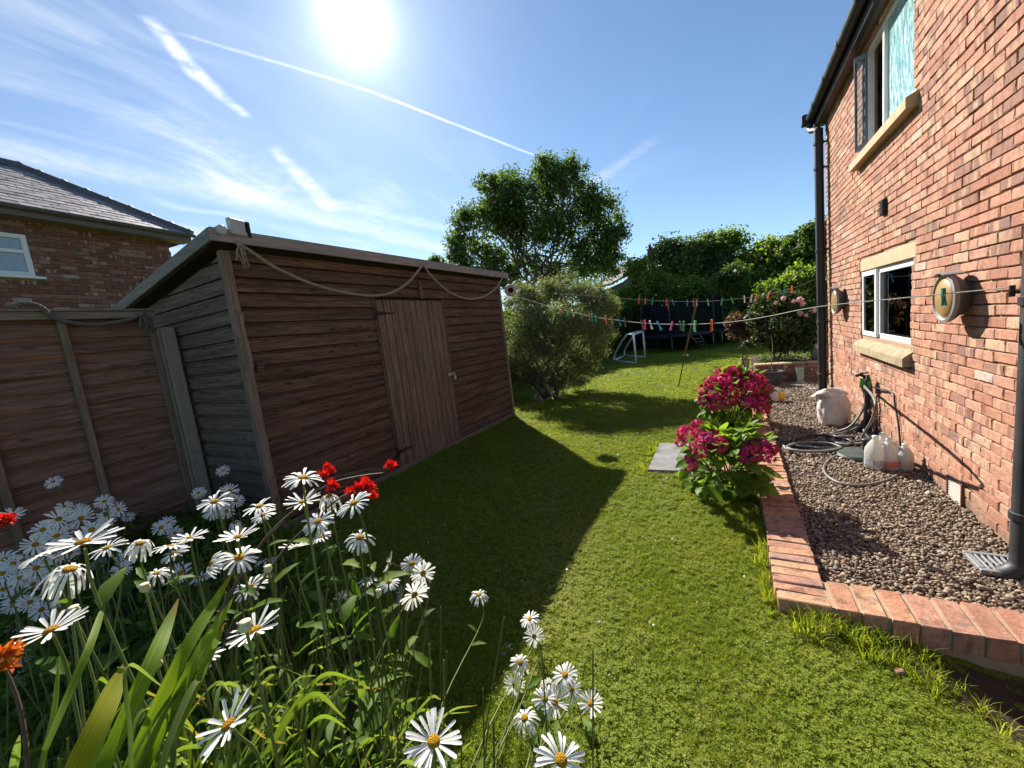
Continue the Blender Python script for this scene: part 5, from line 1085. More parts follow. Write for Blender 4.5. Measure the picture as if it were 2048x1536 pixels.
mb = MB(); mb.obox(c+V3(.035, .03, .035), (unit((1, .2, 0)), unit((-.2, 1, 0)), (0, 0, 1)), (.03, .075, .075), .012); mb.obj('housing', M_GREYPL, t)
mb = MB(); mb.obox(c+V3(.02, .125, .03), (unit((1, .2, 0)), unit((-.2, 1, 0)), (0, 0, 1)), (.035, .016, .07), .006); mb.obj('lens', M_DARK, t)
mb = MB(); mb.lathe([(.045, 0), (.045, .035), (.038, .043), (.0, .046)], c+V3(.03, -.11, -.015), 16, np.array([(0, 1, 0), (0, 0, 1), (1, 0, 0)])); mb.obj('sensor_dome', M_GREYPL, t, auto=40)
c = onx(1021, 581, SX+.10); t = thing('round_wall_fitting', 'round pale ring fitting on the far corner of the shed', 'fitting', c); q = np.array([unit((.86, .5, 0)), (0, 0, 1), (0, 0, 0)], float); q[2] = np.cross(q[0], q[1]); mb = MB(); mb.lathe([(.055, 0), (.105, .0), (.125, .03), (.115, .06), (.085, .075), (.058, .055), (.055, 0)], c, 22, q); mb.obj('ring', surf('ring_plastic', (.42, .38, .35), (.52, .48, .45), 9, .6, .1), t, auto=50)
mb = MB(); mb.lathe([(0, .02), (.078, .02), (.078, .01), (0, .005)], c, 20, q); mb.obj('backplate', M_DARK, t); mb = MB(); mb.box(c[0]-.10, c[0]-.04, c[1]-.03, c[1]+.03, c[2]-.03, c[2]+.03, .005); mb.obj('bracket', MATS['ring_plastic'], t)
# ================================================================== fittings on the house wall
M_AMBER = surf('amber_lens', (.30, .19, .075), (.38, .25, .10), 4, .35, .05, spec=.6); M_RIMG = surf('lamp_rim', (.20, .185, .18), (.28, .26, .25), 12, .55, .1); M_LAMPB = surf('lamp_body', (.075, .068, .075), (.12, .11, .115), 9, .6, .1)
def wall_lamp(c, label, R_):
    t = thing('wall_lamp', label, 'wall lamp', c, 'bulkhead lamps on the house wall'); q = np.array([(0, 1, 0), (0, 0, 1), (-1, 0, 0)], float)
    mb = MB(); mb.lathe([(R_*.62, 0), (R_*.66, .03), (R_*.98, .085), (R_, .10), (R_*.9, .112)], c, 28, q); mb.obj('body', M_LAMPB, t, auto=45)
    mb = MB(); mb.lathe([(R_*.88, .100), (R_*1.03, .100), (R_*1.04, .125), (R_*.94, .130), (R_*.86, .112)], c, 28, q); mb.obj('rim', M_RIMG, t, auto=45)
    mb = MB(); mb.lathe([(R_*.88, .112), (R_*.75, .128), (R_*.4, .142), (0, .146)], c, 24, q); mb.obj('lens', M_AMBER, t, True)
    mb = MB(); ang = np.linspace(math.radians(62), math.radians(118), 12); V = []
    for a in ang:
        for (x_, rr) in ((.05, R_*1.05), (.155, R_*1.05), (.155, R_*1.09), (.05, R_*1.09)): V.append(c+V3(-x_, math.cos(a)*rr, math.sin(a)*rr))
    mb.add(V, [[i*4+k, (i+1)*4+k, (i+1)*4+(k+1) % 4, i*4+(k+1) % 4] for i in range(11) for k in range(4)]+[[0, 1, 2, 3], [47, 46, 45, 44]]); mb.obj('hood', M_RIMG, t)
wall_lamp(V3(XW+.004, 4.00, 1.585), 'round bulkhead wall lamp with amber lens nearer the camera end of the wall', .168)
wall_lamp(V3(XW+.004, 7.45, 1.61), 'round bulkhead wall lamp with amber lens beside the far downpipe', .19)
# standpipe, taps and hoses
M_HOSE = surf('grey_hose', (.12, .115, .105), (.19, .18, .165), 9, .5, .1); M_HOSE2 = surf('dark_hose', (.022, .024, .03), (.045, .05, .06), 9, .4, .1); M_TAPG = surf('green_connector', (.08, .32, .05), (.13, .42, .08), 9, .4, .1)
sp0 = V3(1.375, 6.02, .03); sp_ = thing('standpipe', 'black standpipe against the wall with green hose connectors on its taps', 'standpipe', sp0)
mb = MB(); mb.tube(catmull([sp0+V3(-.14, -.06, .01), sp0+V3(-.05, -.02, .05), sp0+V3(0, 0, .12), sp0+V3(0, 0, .45), sp0+V3(0, 0, .66)], 5), .030, 10); mb.obj('pipe', M_BLKPL, sp_, True)
for (dx, dy, s) in ((-.06, -.03, 1), (-.02, .05, 1), (.0, -.07, 1)):
    p = sp0+V3(dx, dy, .60); mb = MB(); mb.lathe([(.014, -.05), (.022, -.045), (.024, .0), (.018, .02), (.022, .03), (.014, .06)], p, 10); mb.obj('hose_connector', M_TAPG, sp_, True)
mb = MB(); p = sp0+V3(-.02, 0, .66); mb.tube([p, p+V3(-.04, -.01, .045), p+V3(-.09, -.02, .03)], .018, 8); mb.tube([p+V3(0, 0, .02), p+V3(.01, -.06, .03), p+V3(.0, -.09, -.02)], .018, 8); mb.box(p[0]-.05, p[0]+.03, p[1]-.008, p[1]+.008, p[2]+.05, p[2]+.066, .003); mb.obj('tap', M_BLKMETAL, sp_)
def hose(label, P, mat, r=.0125):
    mb = MB(); mb.tube(catmull(P, 6), r, 7); tag(mb.obj('hose', mat, None, True, origin=P[0]), label, 'hose', 'hoses lying on the gravel')
GZ = .05; gz = lambda x, y, k=0.0: onz(x, y, GZ+k)
tapL, tapR = sp0+V3(-.06, -.03, .56), sp0+V3(-.02, .05, .56)
hose('grey hose curling from the taps into the wide loop beside the milk bottles', [tapR, on_vplane(1752, 812, sp0, sp0+V3(.2, 1, 0)), gz(1727, 868, .06), gz(1704, 897), gz(1665, 915), gz(1648, 934), gz(1655, 952), gz(1682, 967), gz(1720, 971), gz(1762, 964), gz(1792, 952), gz(1803, 935), gz(1800, 915, .05)], M_HOSE)
hose('grey hose sweeping down from the taps to the coil on the gravel', [tapL, ony(1732, 800, 5.95), ony(1722, 826, 5.95), gz(1700, 853, .08), gz(1672, 864), gz(1656, 872), gz(1665, 883), gz(1690, 888), gz(1722, 880), gz(1745, 868), gz(1720, 860), gz(1690, 868), gz(1662, 878)], M_HOSE)
hose('second grey hose from the taps lying towards the brick kerb', [tapL+V3(.03, .03, 0), ony(1745, 800, 5.98), ony(1735, 828, 5.98), gz(1712, 856, .05), gz(1660, 872), gz(1600, 884), gz(1560, 880), gz(1585, 873), gz(1640, 871)], M_HOSE)
hose('dark hose lying in flat loops between coil and kerb', [gz(1735, 872), gz(1700, 884), gz(1650, 890), gz(1600, 886), gz(1565, 890), gz(1600, 901), gz(1650, 905), gz(1690, 898), gz(1730, 896)], M_HOSE2, .014)
hose('dark hose looped tightly under the standpipe', [gz(1760, 862), gz(1735, 872), gz(1700, 876), gz(1668, 872), gz(1680, 862), gz(1720, 858), gz(1750, 862, .01), gz(1755, 875), gz(1725, 884), gz(1690, 881)], M_HOSE2, .015)
hose('dark cable hanging down the wall from the taps behind the milk bottles', [sp0+V3(.03, -.1, .56), onx(1783, 785, XW-.02), onx(1790, 810, XW-.02), onx(1797, 850, XW-.02), onx(1802, 905, XW-.02)], M_HOSE2, .008)
hose('dark hoses bunched down the standpipe', [sp0+V3(-.01, -.05, .62), sp0+V3(-.03, -.08, .45), sp0+V3(-.03, -.06, .25), sp0+V3(-.06, -.12, .06), gz(1745, 884)], M_HOSE2, .017)
hose('thin grey hose standing against the wall beside the standpipe', [sp0+V3(.02, -.05, .60), sp0+V3(.02, -.12, .4), sp0+V3(.03, -.15, .2), sp0+V3(.0, -.2, .03)], M_HOSE, .010)
hr = np.random.default_rng(6)
for i, (cx_, cy_, rx_, ry_, lab) in enumerate(((1708, 874, 46, 11, 'dark hose wound in a wide flat coil under the taps'), (1700, 880, 36, 8, 'dark hose wound in a small coil inside the wide one'), (1640, 884, 66, 12, 'dark hose thrown in a long loop across to the kerb'), (1625, 894, 52, 9, 'dark hose in a low loop beside the shaded gravel'))):
    hose(lab, [gz(cx_+rx_*math.cos(a)*(1+.07*hr.normal()), cy_+ry_*math.sin(a)*(1+.10*hr.normal()), .012*i) for a in np.linspace(0, 2*math.pi*1.7, 19)], M_HOSE2 if i % 2 == 0 else M_HOSE, .0125)
c = onz(1719, 912, .04); t = thing('parasol_base', 'dark green round parasol base with short tube on the gravel', 'parasol base', c); mb = MB(); mb.lathe([(.19, 0), (.195, .02), (.18, .04), (.06, .06), (0, .062)], c, 28); mb.obj('disc', surf('base_green', (.03, .045, .04), (.06, .075, .068), 9, .5, .2), t, auto=40)
mb = MB(); mb.lathe([(.035, .05), (.035, .17), (.03, .175), (0, .175)], c+V3(.06, .03, 0), 14); mb.obj('tube', M_BLKPL, t, auto=40)
M_MILK = None
def milk_mat():
    m, g, out = newmat('milk_bottle_plastic'); col = g.mix(g.noise(g.pos(), 12, 3, .6), (.62, .61, .58), (.76, .75, .72)); b_ = principled(g, None, col, .35, spec=.5); t_ = g.n('ShaderNodeBsdfTranslucent', None, Color=(.75, .74, .70)); mx = g.n('ShaderNodeMixShader', None, Fac=.45, i1=b_, i2=t_); g.t.links.new(mx.outputs[0], out.inputs[0]); return m
M_MILK = milk_mat()
def jug(c, label, rz, labcol, s=1.0, tilt=0):
    t = thing('milk_bottle', label, 'milk bottle', c, 'milk bottles by the wall'); ca, sa = math.cos(rz), math.sin(rz); mb = MB(); n = 20
    prof = [(.0, 0), (.052, .002), (.057, .012), (.058, .13), (.054, .165), (.040, .205), (.022, .232), (.019, .238), (.021, .242), (.021, .262), (.0, .264)]
    V = []
    for r_, z in prof:
        for k in range(n):
            a = 2*math.pi*k/n; e = .55 if z < .18 else .9; cx = math.copysign(abs(math.cos(a))**e, math.cos(a)); sy = math.copysign(abs(math.sin(a))**e, math.sin(a)); x, y = r_*cx, r_*sy
            if .09 < z < .22 and cx > .2: x *= .45
            V.append(c+s*V3(x*ca-y*sa, x*sa+y*ca, z))
    mb.add(V, [[i*n+k, i*n+(k+1) % n, (i+1)*n+(k+1) % n, (i+1)*n+k] for i in range(len(prof)-1) for k in range(n)]); mb.obj('body', M_MILK, t, True)
    h = [c+s*V3(x*ca, x*sa, z) for x, z in ((.018, .225), (.045, .205), (.060, .165), (.058, .12), (.048, .085))]; mb = MB(); mb.tube(catmull(h, 4), .011*s, 8); mb.obj('handle', M_MILK, t, True)
    if labcol is not None:
        mb = MB(); V = []
        for z in (.030, .078):
            for k in range(n): a = 2*math.pi*k/n; cx = math.copysign(abs(math.cos(a))**.55, math.cos(a)); sy = math.copysign(abs(math.sin(a))**.55, math.sin(a)); x, y = .0595*cx, .0595*sy; V.append(c+s*V3(x*ca-y*sa, x*sa+y*ca, z))
        mb.add(V, [[k, (k+1) % n, n+(k+1) % n, n+k] for k in range(n)]); mb.obj('label_band', surf('label_'+labcol[0], labcol[1], labcol[2], 25, .5, .05), t)
    return t
jug(onz(1751, 936, .04), 'milk bottle with grey-blue label, leftmost of the three by the wall', .6, ('blue', (.22, .24, .34), (.62, .62, .62)), 1.2)
jug(onz(1778, 937, .04), 'milk bottle with red label, middle of the three by the wall', .4, ('red', (.55, .10, .08), (.66, .28, .24)), 1.12)
jug(onz(1809, 938, .04), 'plain milk bottle closest to the wall, behind the red labelled one', 2.2, None, .92)
jug(onz(1765, 926, .04), 'plain milk bottle standing half hidden between two labelled bottles', 1.9, None, 1.15)
# sack and bag
def sack(name, label, c, prof, n, mat, seed, neck=None, lump=.07, sx=1.0, sy=1.0):
    r = np.random.default_rng(seed); ph = r.uniform(0, 6.28, 12); t = thing(name, label, 'bag', c); V = []
    P = catmull(np.array([(a, 0, b_) for a, b_ in prof]), 4)[:, [0, 2]]
    for r_, z in P:
        for k in range(n):
            a = 2*math.pi*k/n; w = 1+lump*(math.sin(3*a+ph[0]+z*9)+.7*math.sin(5*a+ph[1]-z*16)+.5*math.sin(9*a+ph[2]+z*24)+.4*math.sin(14*a+ph[3]-z*10)); V.append(c+V3(r_*w*math.cos(a)*sx, r_*w*math.sin(a)*sy, z+.012*math.sin(4*a+ph[4]+r_*20)))
    m_ = len(P); mb = MB(); mb.add(V, [[i*n+k, i*n+(k+1) % n, (i+1)*n+(k+1) % n, (i+1)*n+k] for i in range(m_-1) for k in range(n)]); mb.obj('body', mat, t, True); return t
M_SACK = surf('woven_sack', (.60, .53, .47), (.74, .68, .62), 7, .8, .8, 26, bdist=.01)
c = onz(1663, 850, .04); c = c+V3(.03, .06, 0); t = sack('sack', 'pale cream sack tied at the neck standing on the gravel', c, [(.0, 0), (.125, .0), (.16, .07), (.168, .19), (.155, .31), (.125, .385), (.10, .41)], 56, M_SACK, 3, lump=.045)
mb = MB(); r = np.random.default_rng(5); P = [(0, 0), (.07, .0), (.15, .02), (.17, .06), (.13, .10), (.05, .115), (.0, .11)]; V = []
for r_, z in P:
    for k in range(28): a = 2*math.pi*k/28; w = 1+.16*math.sin(3*a+1)+.10*math.sin(7*a+z*30); V.append(c+V3(r_*w*math.cos(a)*1.0-.05, r_*w*math.sin(a)*.8, .355+z*.8+.03*math.sin(2*a)-.25*max(0, -r_*math.cos(a)-.08)))
mb.add(V, [[i*28+k, i*28+(k+1) % 28, (i+1)*28+(k+1) % 28, (i+1)*28+k] for i in range(6) for k in range(28)]); mb.obj('folded_top', M_SACK, t, True)
c = onz(1541, 802, .04); t = sack('plastic_bag', 'crumpled white and yellow plastic bag on the gravel behind the flowers', c, [(0, 0), (.12, .0), (.14, .06), (.12, .16), (.07, .24), (.02, .27)], 26, surf('thin_white_bag', (.55, .51, .47), (.68, .65, .61), 6, .6, .5, 25, bdist=.02), 6, lump=.12)
mb = MB(); V, Fc = ICO2; V = V*(.085, .07, .085)*(1+.1*np.sin(V[:, :1]*9)+.08*np.sin(V[:, 2:]*13)); mb.add(V+c+V3(.12, -.01, .08), Fc.tolist()); mb.obj('yellow_wrapping', surf('yellow_film', (.70, .46, .02), (.80, .60, .06), 9, .4, .5, 30, bdist=.02), t, True)
# gully grating below the near downpipe
gq = [onz(x, y, .055) for x, y in ((1943, 1113), (1998, 1108), (2062, 1120), (2060, 1160), (2003, 1146))]; gu = thing('drain_grating', 'dark grey drain grating under the near downpipe', 'drain', gq[1])
gc = onz(1992, 1127, .055); fx_ = V3(1.0, 0, 0)
mb = MB(); x0, x1, y0, y1 = 1.165, 1.42, 3.02, 3.275; x0, x1, y0, y1 = gc[0]-.10, gc[0]+.125, gc[1]-.11, gc[1]+.11
for (a, b_, c_, d_) in ((x0, x1, y0, y0+.03), (x0, x1, y1-.03, y1), (x0, x0+.03, y0+.03, y1-.03), (x1-.03, x1, y0+.03, y1-.03)): mb.box(a, b_, c_, d_, .035, .062, .003)
M_GRATE = surf('grey_grate', (.16, .17, .18), (.24, .25, .26), 12, .5, .15); fr = mb.obj('grate_frame', M_GRATE, gu)
for k in range(6): mb = MB(); x = x0+.045+k*(x1-x0-.09)/5; mb.box(x-.006, x+.006, y0+.028, y1-.028, .045, .060, .002); mb.obj('grate_bar', M_GRATE, gu)
mb = MB(); mb.box(x0+.03, x1-.03, (y0+y1)/2-.006, (y0+y1)/2+.006, .044, .058, .002); mb.obj('grate_bar', M_GRATE, gu); mb = MB(); mb.box(x0+.02, x1-.02, y0+.02, y1-.02, .030, .040); mb.obj('drain_hole', M_DARK, gu)
mb = MB(); c = onz(1800, 1345, 0.0); mb.obox((c[0], c[1], lawn_z(c[0], c[1])+.02), (unit((1, .4, .1)), unit((-.4, 1, 0)), (0, 0, 1)), (.018, .012, .008), .004); tag(mb.obj('brick_chip', M_KBRICK, None, origin=c), 'small orange brick chip lying in the grass below the kerb', 'brick chip')

# dry leaves, petals and straw dropped on gravel and grass
r = np.random.default_rng(55); n = 90; x = np.concatenate([r.uniform(KX1, XW-.05, 60), r.uniform(-2.2, .9, 30)]); y = np.concatenate([r.uniform(2.7, 7.5, 60), r.uniform(1.3, 4.2, 30)]); z = np.where(x > KX1, .062, lawn_z(x, y)+.035)
tag(leaf_cloud('leaf_litter', np.stack([x, y, z], 1), np.tile((0, 0, 1.), (n, 1)), r.uniform(.012, .035, n), leafmat('dry_leaves', (.16, .08, .035), (.36, .24, .13), .2, (1, .9, .7), .1), None, .35, .8, r, origin=(.5, 3, 0)), 'dry leaves and straw scattered on gravel and grass', kind='stuff')
n = 150; x = r.uniform(-3.2, .1, n); y = r.uniform(1.4, 8, n); k = ~inpoly(x, y, BED); x, y = x[k], y[k]; n = len(x)
tag(leaf_cloud('clover_flowers', np.stack([x, y, lawn_z(x, y)+.034], 1), np.tile((0, 0, 1.), (n, 1)), r.uniform(.008, .016, n), M_WHITEPL, None, .4, 1.6, r, origin=(-1.5, 3, 0)), 'tiny white flecks of clover blossom in the lawn', kind='stuff')
# ================================================================== hydrangeas
M_MOP = leafmat('hydrangea_petals', (.48, .018, .095), (.80, .085, .27), .30, (1.1, .8, .9), .25)
M_MOPP = leafmat('purple_petals', (.36, .018, .14), (.58, .07, .30), .30, (1.1, .8, .9), .25)
M_HLEAF = leafmat('hydrangea_leaves', (.075, .15, .022), (.22, .32, .06), .48, (1.3, 1.35, .5), .3)
def mop(seed, n=105):
    r = np.random.default_rng(seed); d = rand_dirs(n*2, r); d = d[d[:, 2] > -.35][:n]; d *= (1+r.normal(size=(len(d), 1))*.05)*(1, 1, .78); V, Fc = [], []
    for p in d:
        a, b_, n_ = frame(p+r.normal(size=3)*.2); a0 = r.uniform(0, 1.57); s = r.uniform(.20, .29)
        for k in range(4):
            t = a0+k*1.5708; u = a*math.cos(t)+b_*math.sin(t); w = -a*math.sin(t)+b_*math.cos(t); o = len(V); V += [p, p+u*s*.55-w*s*.42+n_*.03, p+u*s+n_*.015, p+u*s*.55+w*s*.42+n_*.03]; Fc += [(o, o+1, o+2), (o, o+2, o+3)]
    return np.array(V), np.array(Fc)
MOPS = [mesh_np('flower_head', *mop(i), M_MOP if i < 3 else M_MOPP) for i in range(4)]
def broad_leaf(L_=1.0, w=.36, fold=.10, droop=.22, n=6, ser=0.0):
    V, Fc = [], []
    for i in range(n+1):
        t = i/n; hw = w*math.sin(math.pi*min(1, t**.8*.97+.02))**.85*(1+ser*(i % 2)); z = -droop*t*t; V += [(t*L_, -hw*L_, (z+fold*hw)*L_), (t*L_, 0, (z-.02)*L_), (t*L_, hw*L_, (z+fold*hw)*L_)]
    for i in range(n): a = i*3; Fc += [(a, a+3, a+4), (a, a+4, a+1), (a+1, a+4, a+5), (a+1, a+5, a+2)]
    return np.array(V), np.array(Fc)
HL = [mesh_np('leaf', *broad_leaf(1, .34+.03*i, .2, .15+.15*i), M_HLEAF, True) for i in range(3)]
def orient(dirv, up=(0, 0, 1), roll_=0.0):
    x = unit(dirv); y = np.cross(up, x); y = unit(y) if np.linalg.norm(y) > 1e-3 else V3(0, 1, 0); z = np.cross(x, y); return (Matrix((x, y, z)).transposed() @ Matrix.Rotation(roll_, 3, 'X')).to_euler()
def hydrangea(label, base, heads, leaves, seed):
    r = np.random.default_rng(seed); t = thing('hydrangea', label, 'hydrangea', base, 'hydrangeas along the kerb'); base = np.array(base); mb = MB()
    for (p, s) in heads:
        b_ = base+V3(r.uniform(-.08, .08), r.uniform(-.08, .08), 0); mb.tube(catmull([b_, b_+(p-b_)*.5+V3(0, 0, .08), p], 4), np.linspace(.008, .004, 9), 5)
    mb.obj('stems', surf('hydrangea_stem', (.10, .10, .035), (.17, .13, .06), 20, .7, .1) if 'hydrangea_stem' not in MATS else MATS['hydrangea_stem'], t)
    for (p, s) in heads:
        o = inst('flower_head', MOPS[int(r.choice([0, 1, 2, 0, 1, 2, 3]))], t, p, rot_to(unit((p-base)*(1, 1, .6)+(0, -.25, .5))+r.normal(size=3)*.15, r.uniform(0, 6)), 1.15*s*r.uniform(.9, 1.1))
    for (p, d, s) in leaves: inst('leaf', HL[r.integers(0, 3)], t, p, orient(d, (0, 0, 1), r.uniform(-.5, .5)), s)
    return t
r = np.random.default_rng(77)
# the nearer bush: flower heads left and right, fresh pale leaves in the middle
b0 = V3(-.10, 3.92, 0)
hd = [(1370, 865, .062, 3.75), (1362, 884, .050, 3.7), (1399, 868, .055, 3.85), (1422, 868, .055, 3.95), (1412, 882, .062, 3.7), (1436, 888, .070, 3.68), (1400, 896, .066, 3.6), (1424, 876, .06, 3.8), (1381, 917, .042, 3.6), (1387, 930, .034, 3.55), (1376, 940, .026, 3.55), (1508, 888, .05, 3.75), (1526, 893, .058, 3.72), (1502, 905, .066, 3.6), (1534, 909, .058, 3.62), (1490, 914, .042, 3.6), (1543, 898, .045, 3.7), (1394, 848, .042, 3.95), (1391, 856, .035, 3.95)]
heads = [(ony(x, y, yy), s) for x, y, s, yy in hd]
lv = []
for k in range(280):
    if k < 95: p = ony(r.uniform(1415, 1510), r.uniform(850, 905), r.uniform(3.75, 4.05)); s = r.uniform(.10, .17)
    else: p = ony(r.uniform(1362, 1545), r.uniform(872, 985), r.uniform(3.55, 4.15)); s = r.uniform(.09, .16)
    if p[2] < .04: continue
    o = (p-(b0+V3(0, 0, .15))); lv.append((p-unit(o)*s*.4, unit(o*(1, 1, .4))+r.normal(size=3)*.4+V3(0, -.15, .25 if p[2] > .45 else .0), s))
hydrangea('nearer hydrangea with fresh green leaves and magenta heads at the sides', b0, heads, lv, 5)
b1 = V3(-.03, 6.25, 0); heads, lv = [], []
cc0 = V3(-.01, 6.25, .44)
for k in range(400):
    d = rand_dirs(1, r)[0]
    if d[2] < -.35 or d[1] > .55: continue
    p = cc0+d*(.37, .34, .36)
    if d[2] > .75 and d[0] > .1: p[2] -= .1
    if all(np.linalg.norm(p-q[0]) > .135 for q in heads): heads.append((p, r.uniform(.082, .108)))
for k in range(290):
    d = rand_dirs(1, r)[0]; p = cc0+d*(.40, .37, .39)*r.uniform(.7, 1.05)
    if p[2] < .03: continue
    lv.append((p, d+r.normal(size=3)*.4+V3(0, 0, .1), r.uniform(.10, .16)))
hydrangea('farther hydrangea densely covered in magenta flower heads', b1, heads, lv, 6)

# ================================================================== foreground flower bed
M_PETAL = leafmat('daisy_petals', (.84, .83, .78), (.92, .92, .90), .34, (1.0, 1.0, .96), .2)
def disc_mat():
    m, g, out = newmat('daisy_disc'); p = g.vm('SCALE', g.n('ShaderNodeTexCoord').outputs['Object'], 1.0)
    vo = g.n('ShaderNodeTexVoronoi', None, Scale=26.0, Vector=p); col = g.mix(g.mr(vo.outputs['Distance'], .1, .5), (.88, .56, .02), (.66, .34, .01)); col = g.mix(g.mr(g.orand(), .55, 1.0, 0, .6), col, (.42, .18, .02)); principled(g, out, col, .8, vo.outputs['Distance'], .8, .03, spec=.1); return m
M_DISC = disc_mat()
M_STEM = leafmat('daisy_stem', (.10, .13, .035), (.20, .23, .08), .25, (1.2, 1.3, .6), .3)
M_DLEAF = leafmat('daisy_leaves', (.050, .10, .018), (.17, .25, .05), .52, (1.4, 1.5, .45), .12)
def petal_mesh(droop, w=.085, n=5):
    V, Fc = [], []
    for i in range(n+1):
        t = i/n; hw = w*(.45+.75*t-.25*t*t)*(1 if i < n else .72); x = .22+.78*t; z = .05*math.sin(t*3)-droop*t*t; x -= droop*.25*t*t
        V += [(x, -hw, z+.018), (x, 0, z), (x, hw, z+.018)]
    V[-2] = (V[-2][0]+.035, 0, V[-2][2])
    for i in range(n): a = i*3; Fc += [(a, a+3, a+4, a+1), (a+1, a+4, a+5, a+2)]
    return np.array(V), np.array(Fc)
PET = {k: [petal_mesh(d_+j*.06) for j in range(3)] for k, d_ in (('flat', .04), ('cup', -.22), ('droop', .95), ('half', .45))}
PETM = {k: [mesh_np('petal', *q, M_PETAL, True) for q in v] for k, v in PET.items()}
def petal_angles(r, n, shape):
    out = []
    for k in range(n):
        if r.random() < .05: continue
        out.append((2*math.pi*k/n+r.normal()*.07, r.normal()*.10, r.normal()*.12, r.uniform(.88, 1.06), int(r.integers(0, 3))))
    return out
def ring_mesh(seed, shape, n=22):
    r = np.random.default_rng(seed); VV, FF, o = [], [], 0
    for (a, tl, rl, s, j) in petal_angles(r, n, shape):
        V, Fc = PET[shape][j]; m_ = np.array(Matrix.Rotation(a, 3, 'Z') @ Matrix.Rotation(tl, 3, 'Y') @ Matrix.Rotation(rl, 3, 'X')); VV.append(V*s @ m_.T); FF.append(Fc+o); o += len(V)
    return mesh_np('petals', np.vstack(VV), np.vstack(FF), M_PETAL, True)
RING = {k: [ring_mesh(i+10, k) for i in range(4)] for k in PET}
dv = []; df = []
prof = [(.235, -.02), (.23, .045), (.19, .09), (.11, .115), (.0, .12)]; mbd = MB(); mbd.lathe(prof, (0, 0, 0), 16); mbd.lathe([(0, -.10), (.12, -.09), (.225, -.03), (.235, -.02)], (0, 0, 0), 16)
DISC = mesh_np('flower_head', mbd.v, mbd.f, M_DISC, True)
DL = [mesh_np('leaf', *broad_leaf(1, .13+.03*i, .25, .25+.15*i, 6, .25), M_DLEAF, True) for i in range(3)]
BIG = 60
def daisy(x, y, w, kind, label, group=None, seed=0, D=.11, own=False):
    r = np.random.default_rng(seed); rv = ray(x, y); cosq = rv@_fw; dist = D*F_PX/w/cosq**1.0; p = EYE+rv*dist; shape = 'flat'
    cam_ = -rv; sidev = unit(np.cross((0, 0, 1), rv))
    n_ = {'u': V3(0, 0, .90)+cam_*.24, 'f': V3(0, 0, .60)+cam_*.5, 'c': V3(0, 0, .35)+cam_*.8, 'b': V3(0, 0, .30)-cam_*.75, 's': V3(0, 0, .45)+sidev*.9, 'e': V3(0, 0, 1.0)-cam_*.10, 'd': V3(0, 0, .8)+cam_*.35, 'h': V3(0, 0, .75)+cam_*.45}[kind]
    n_ = unit(n_+r.normal(size=3)*.13); q0 = r.random(); shape = {'d': 'droop', 'h': 'half'}.get(kind, 'cup' if q0 < .22 else 'half' if q0 < .36 else 'flat'); D = D*r.uniform(.88, 1.06)
    lean = r.normal(size=2)*.05; g0 = V3(p[0]*.80-.06+lean[0], max(p[1]*.80, -.05)+lean[1], .045)
    if not inpoly(np.array([g0[0]]), np.array([g0[1]]), BED)[0]: g0 = V3(min(g0[0], -.15), min(g0[1], .62), .045)
    t = thing('daisy', label, 'daisy', g0, group)
    R_ = D/2; q = p-n_*R_*.22; mid1 = g0+(q-g0)*.45+V3(r.normal()*.03, r.normal()*.03, .06*(q[2]-g0[2])); mid2 = q-n_*.06-V3(0, 0, .08)
    P = catmull([g0, mid1, mid2, q], 6); mb = MB(); mb.tube(P, np.linspace(.0042, .0026, len(P)), 6, False); mb.obj('stem', M_STEM, t, True)
    hd_ = inst('flower_head', DISC, t, p, rot_to(n_, r.uniform(0, 6.28)), R_)
    if own:
        for (a, tl, rl, s, j) in petal_angles(r, int(r.integers(19, 25)), shape):
            o = bpy.data.objects.new('petal', PETM[shape][j]); link(o, hd_); o.rotation_euler = (Matrix.Rotation(a, 3, 'Z') @ Matrix.Rotation(tl, 3, 'Y') @ Matrix.Rotation(rl, 3, 'X')).to_euler(); o.scale = (s, s, s)
    else:
        o = bpy.data.objects.new('petals', RING[shape][int(r.integers(0, 4))]); link(o, hd_)
    for k in range(3 if w > 45 else 1):
        i = int(r.uniform(.25, .75)*(len(P)-1)); a = r.uniform(0, 6.28); inst('leaf', DL[int(r.integers(0, 3))], t, P[i], orient((math.cos(a), math.sin(a), r.uniform(.3, .9))), r.uniform(.05, .11))
    return t
z7 = lambda x, y: (x/2.342, 880+y/2.342); z8 = lambda x, y: (560+x/2.341, 880+y/2.341)
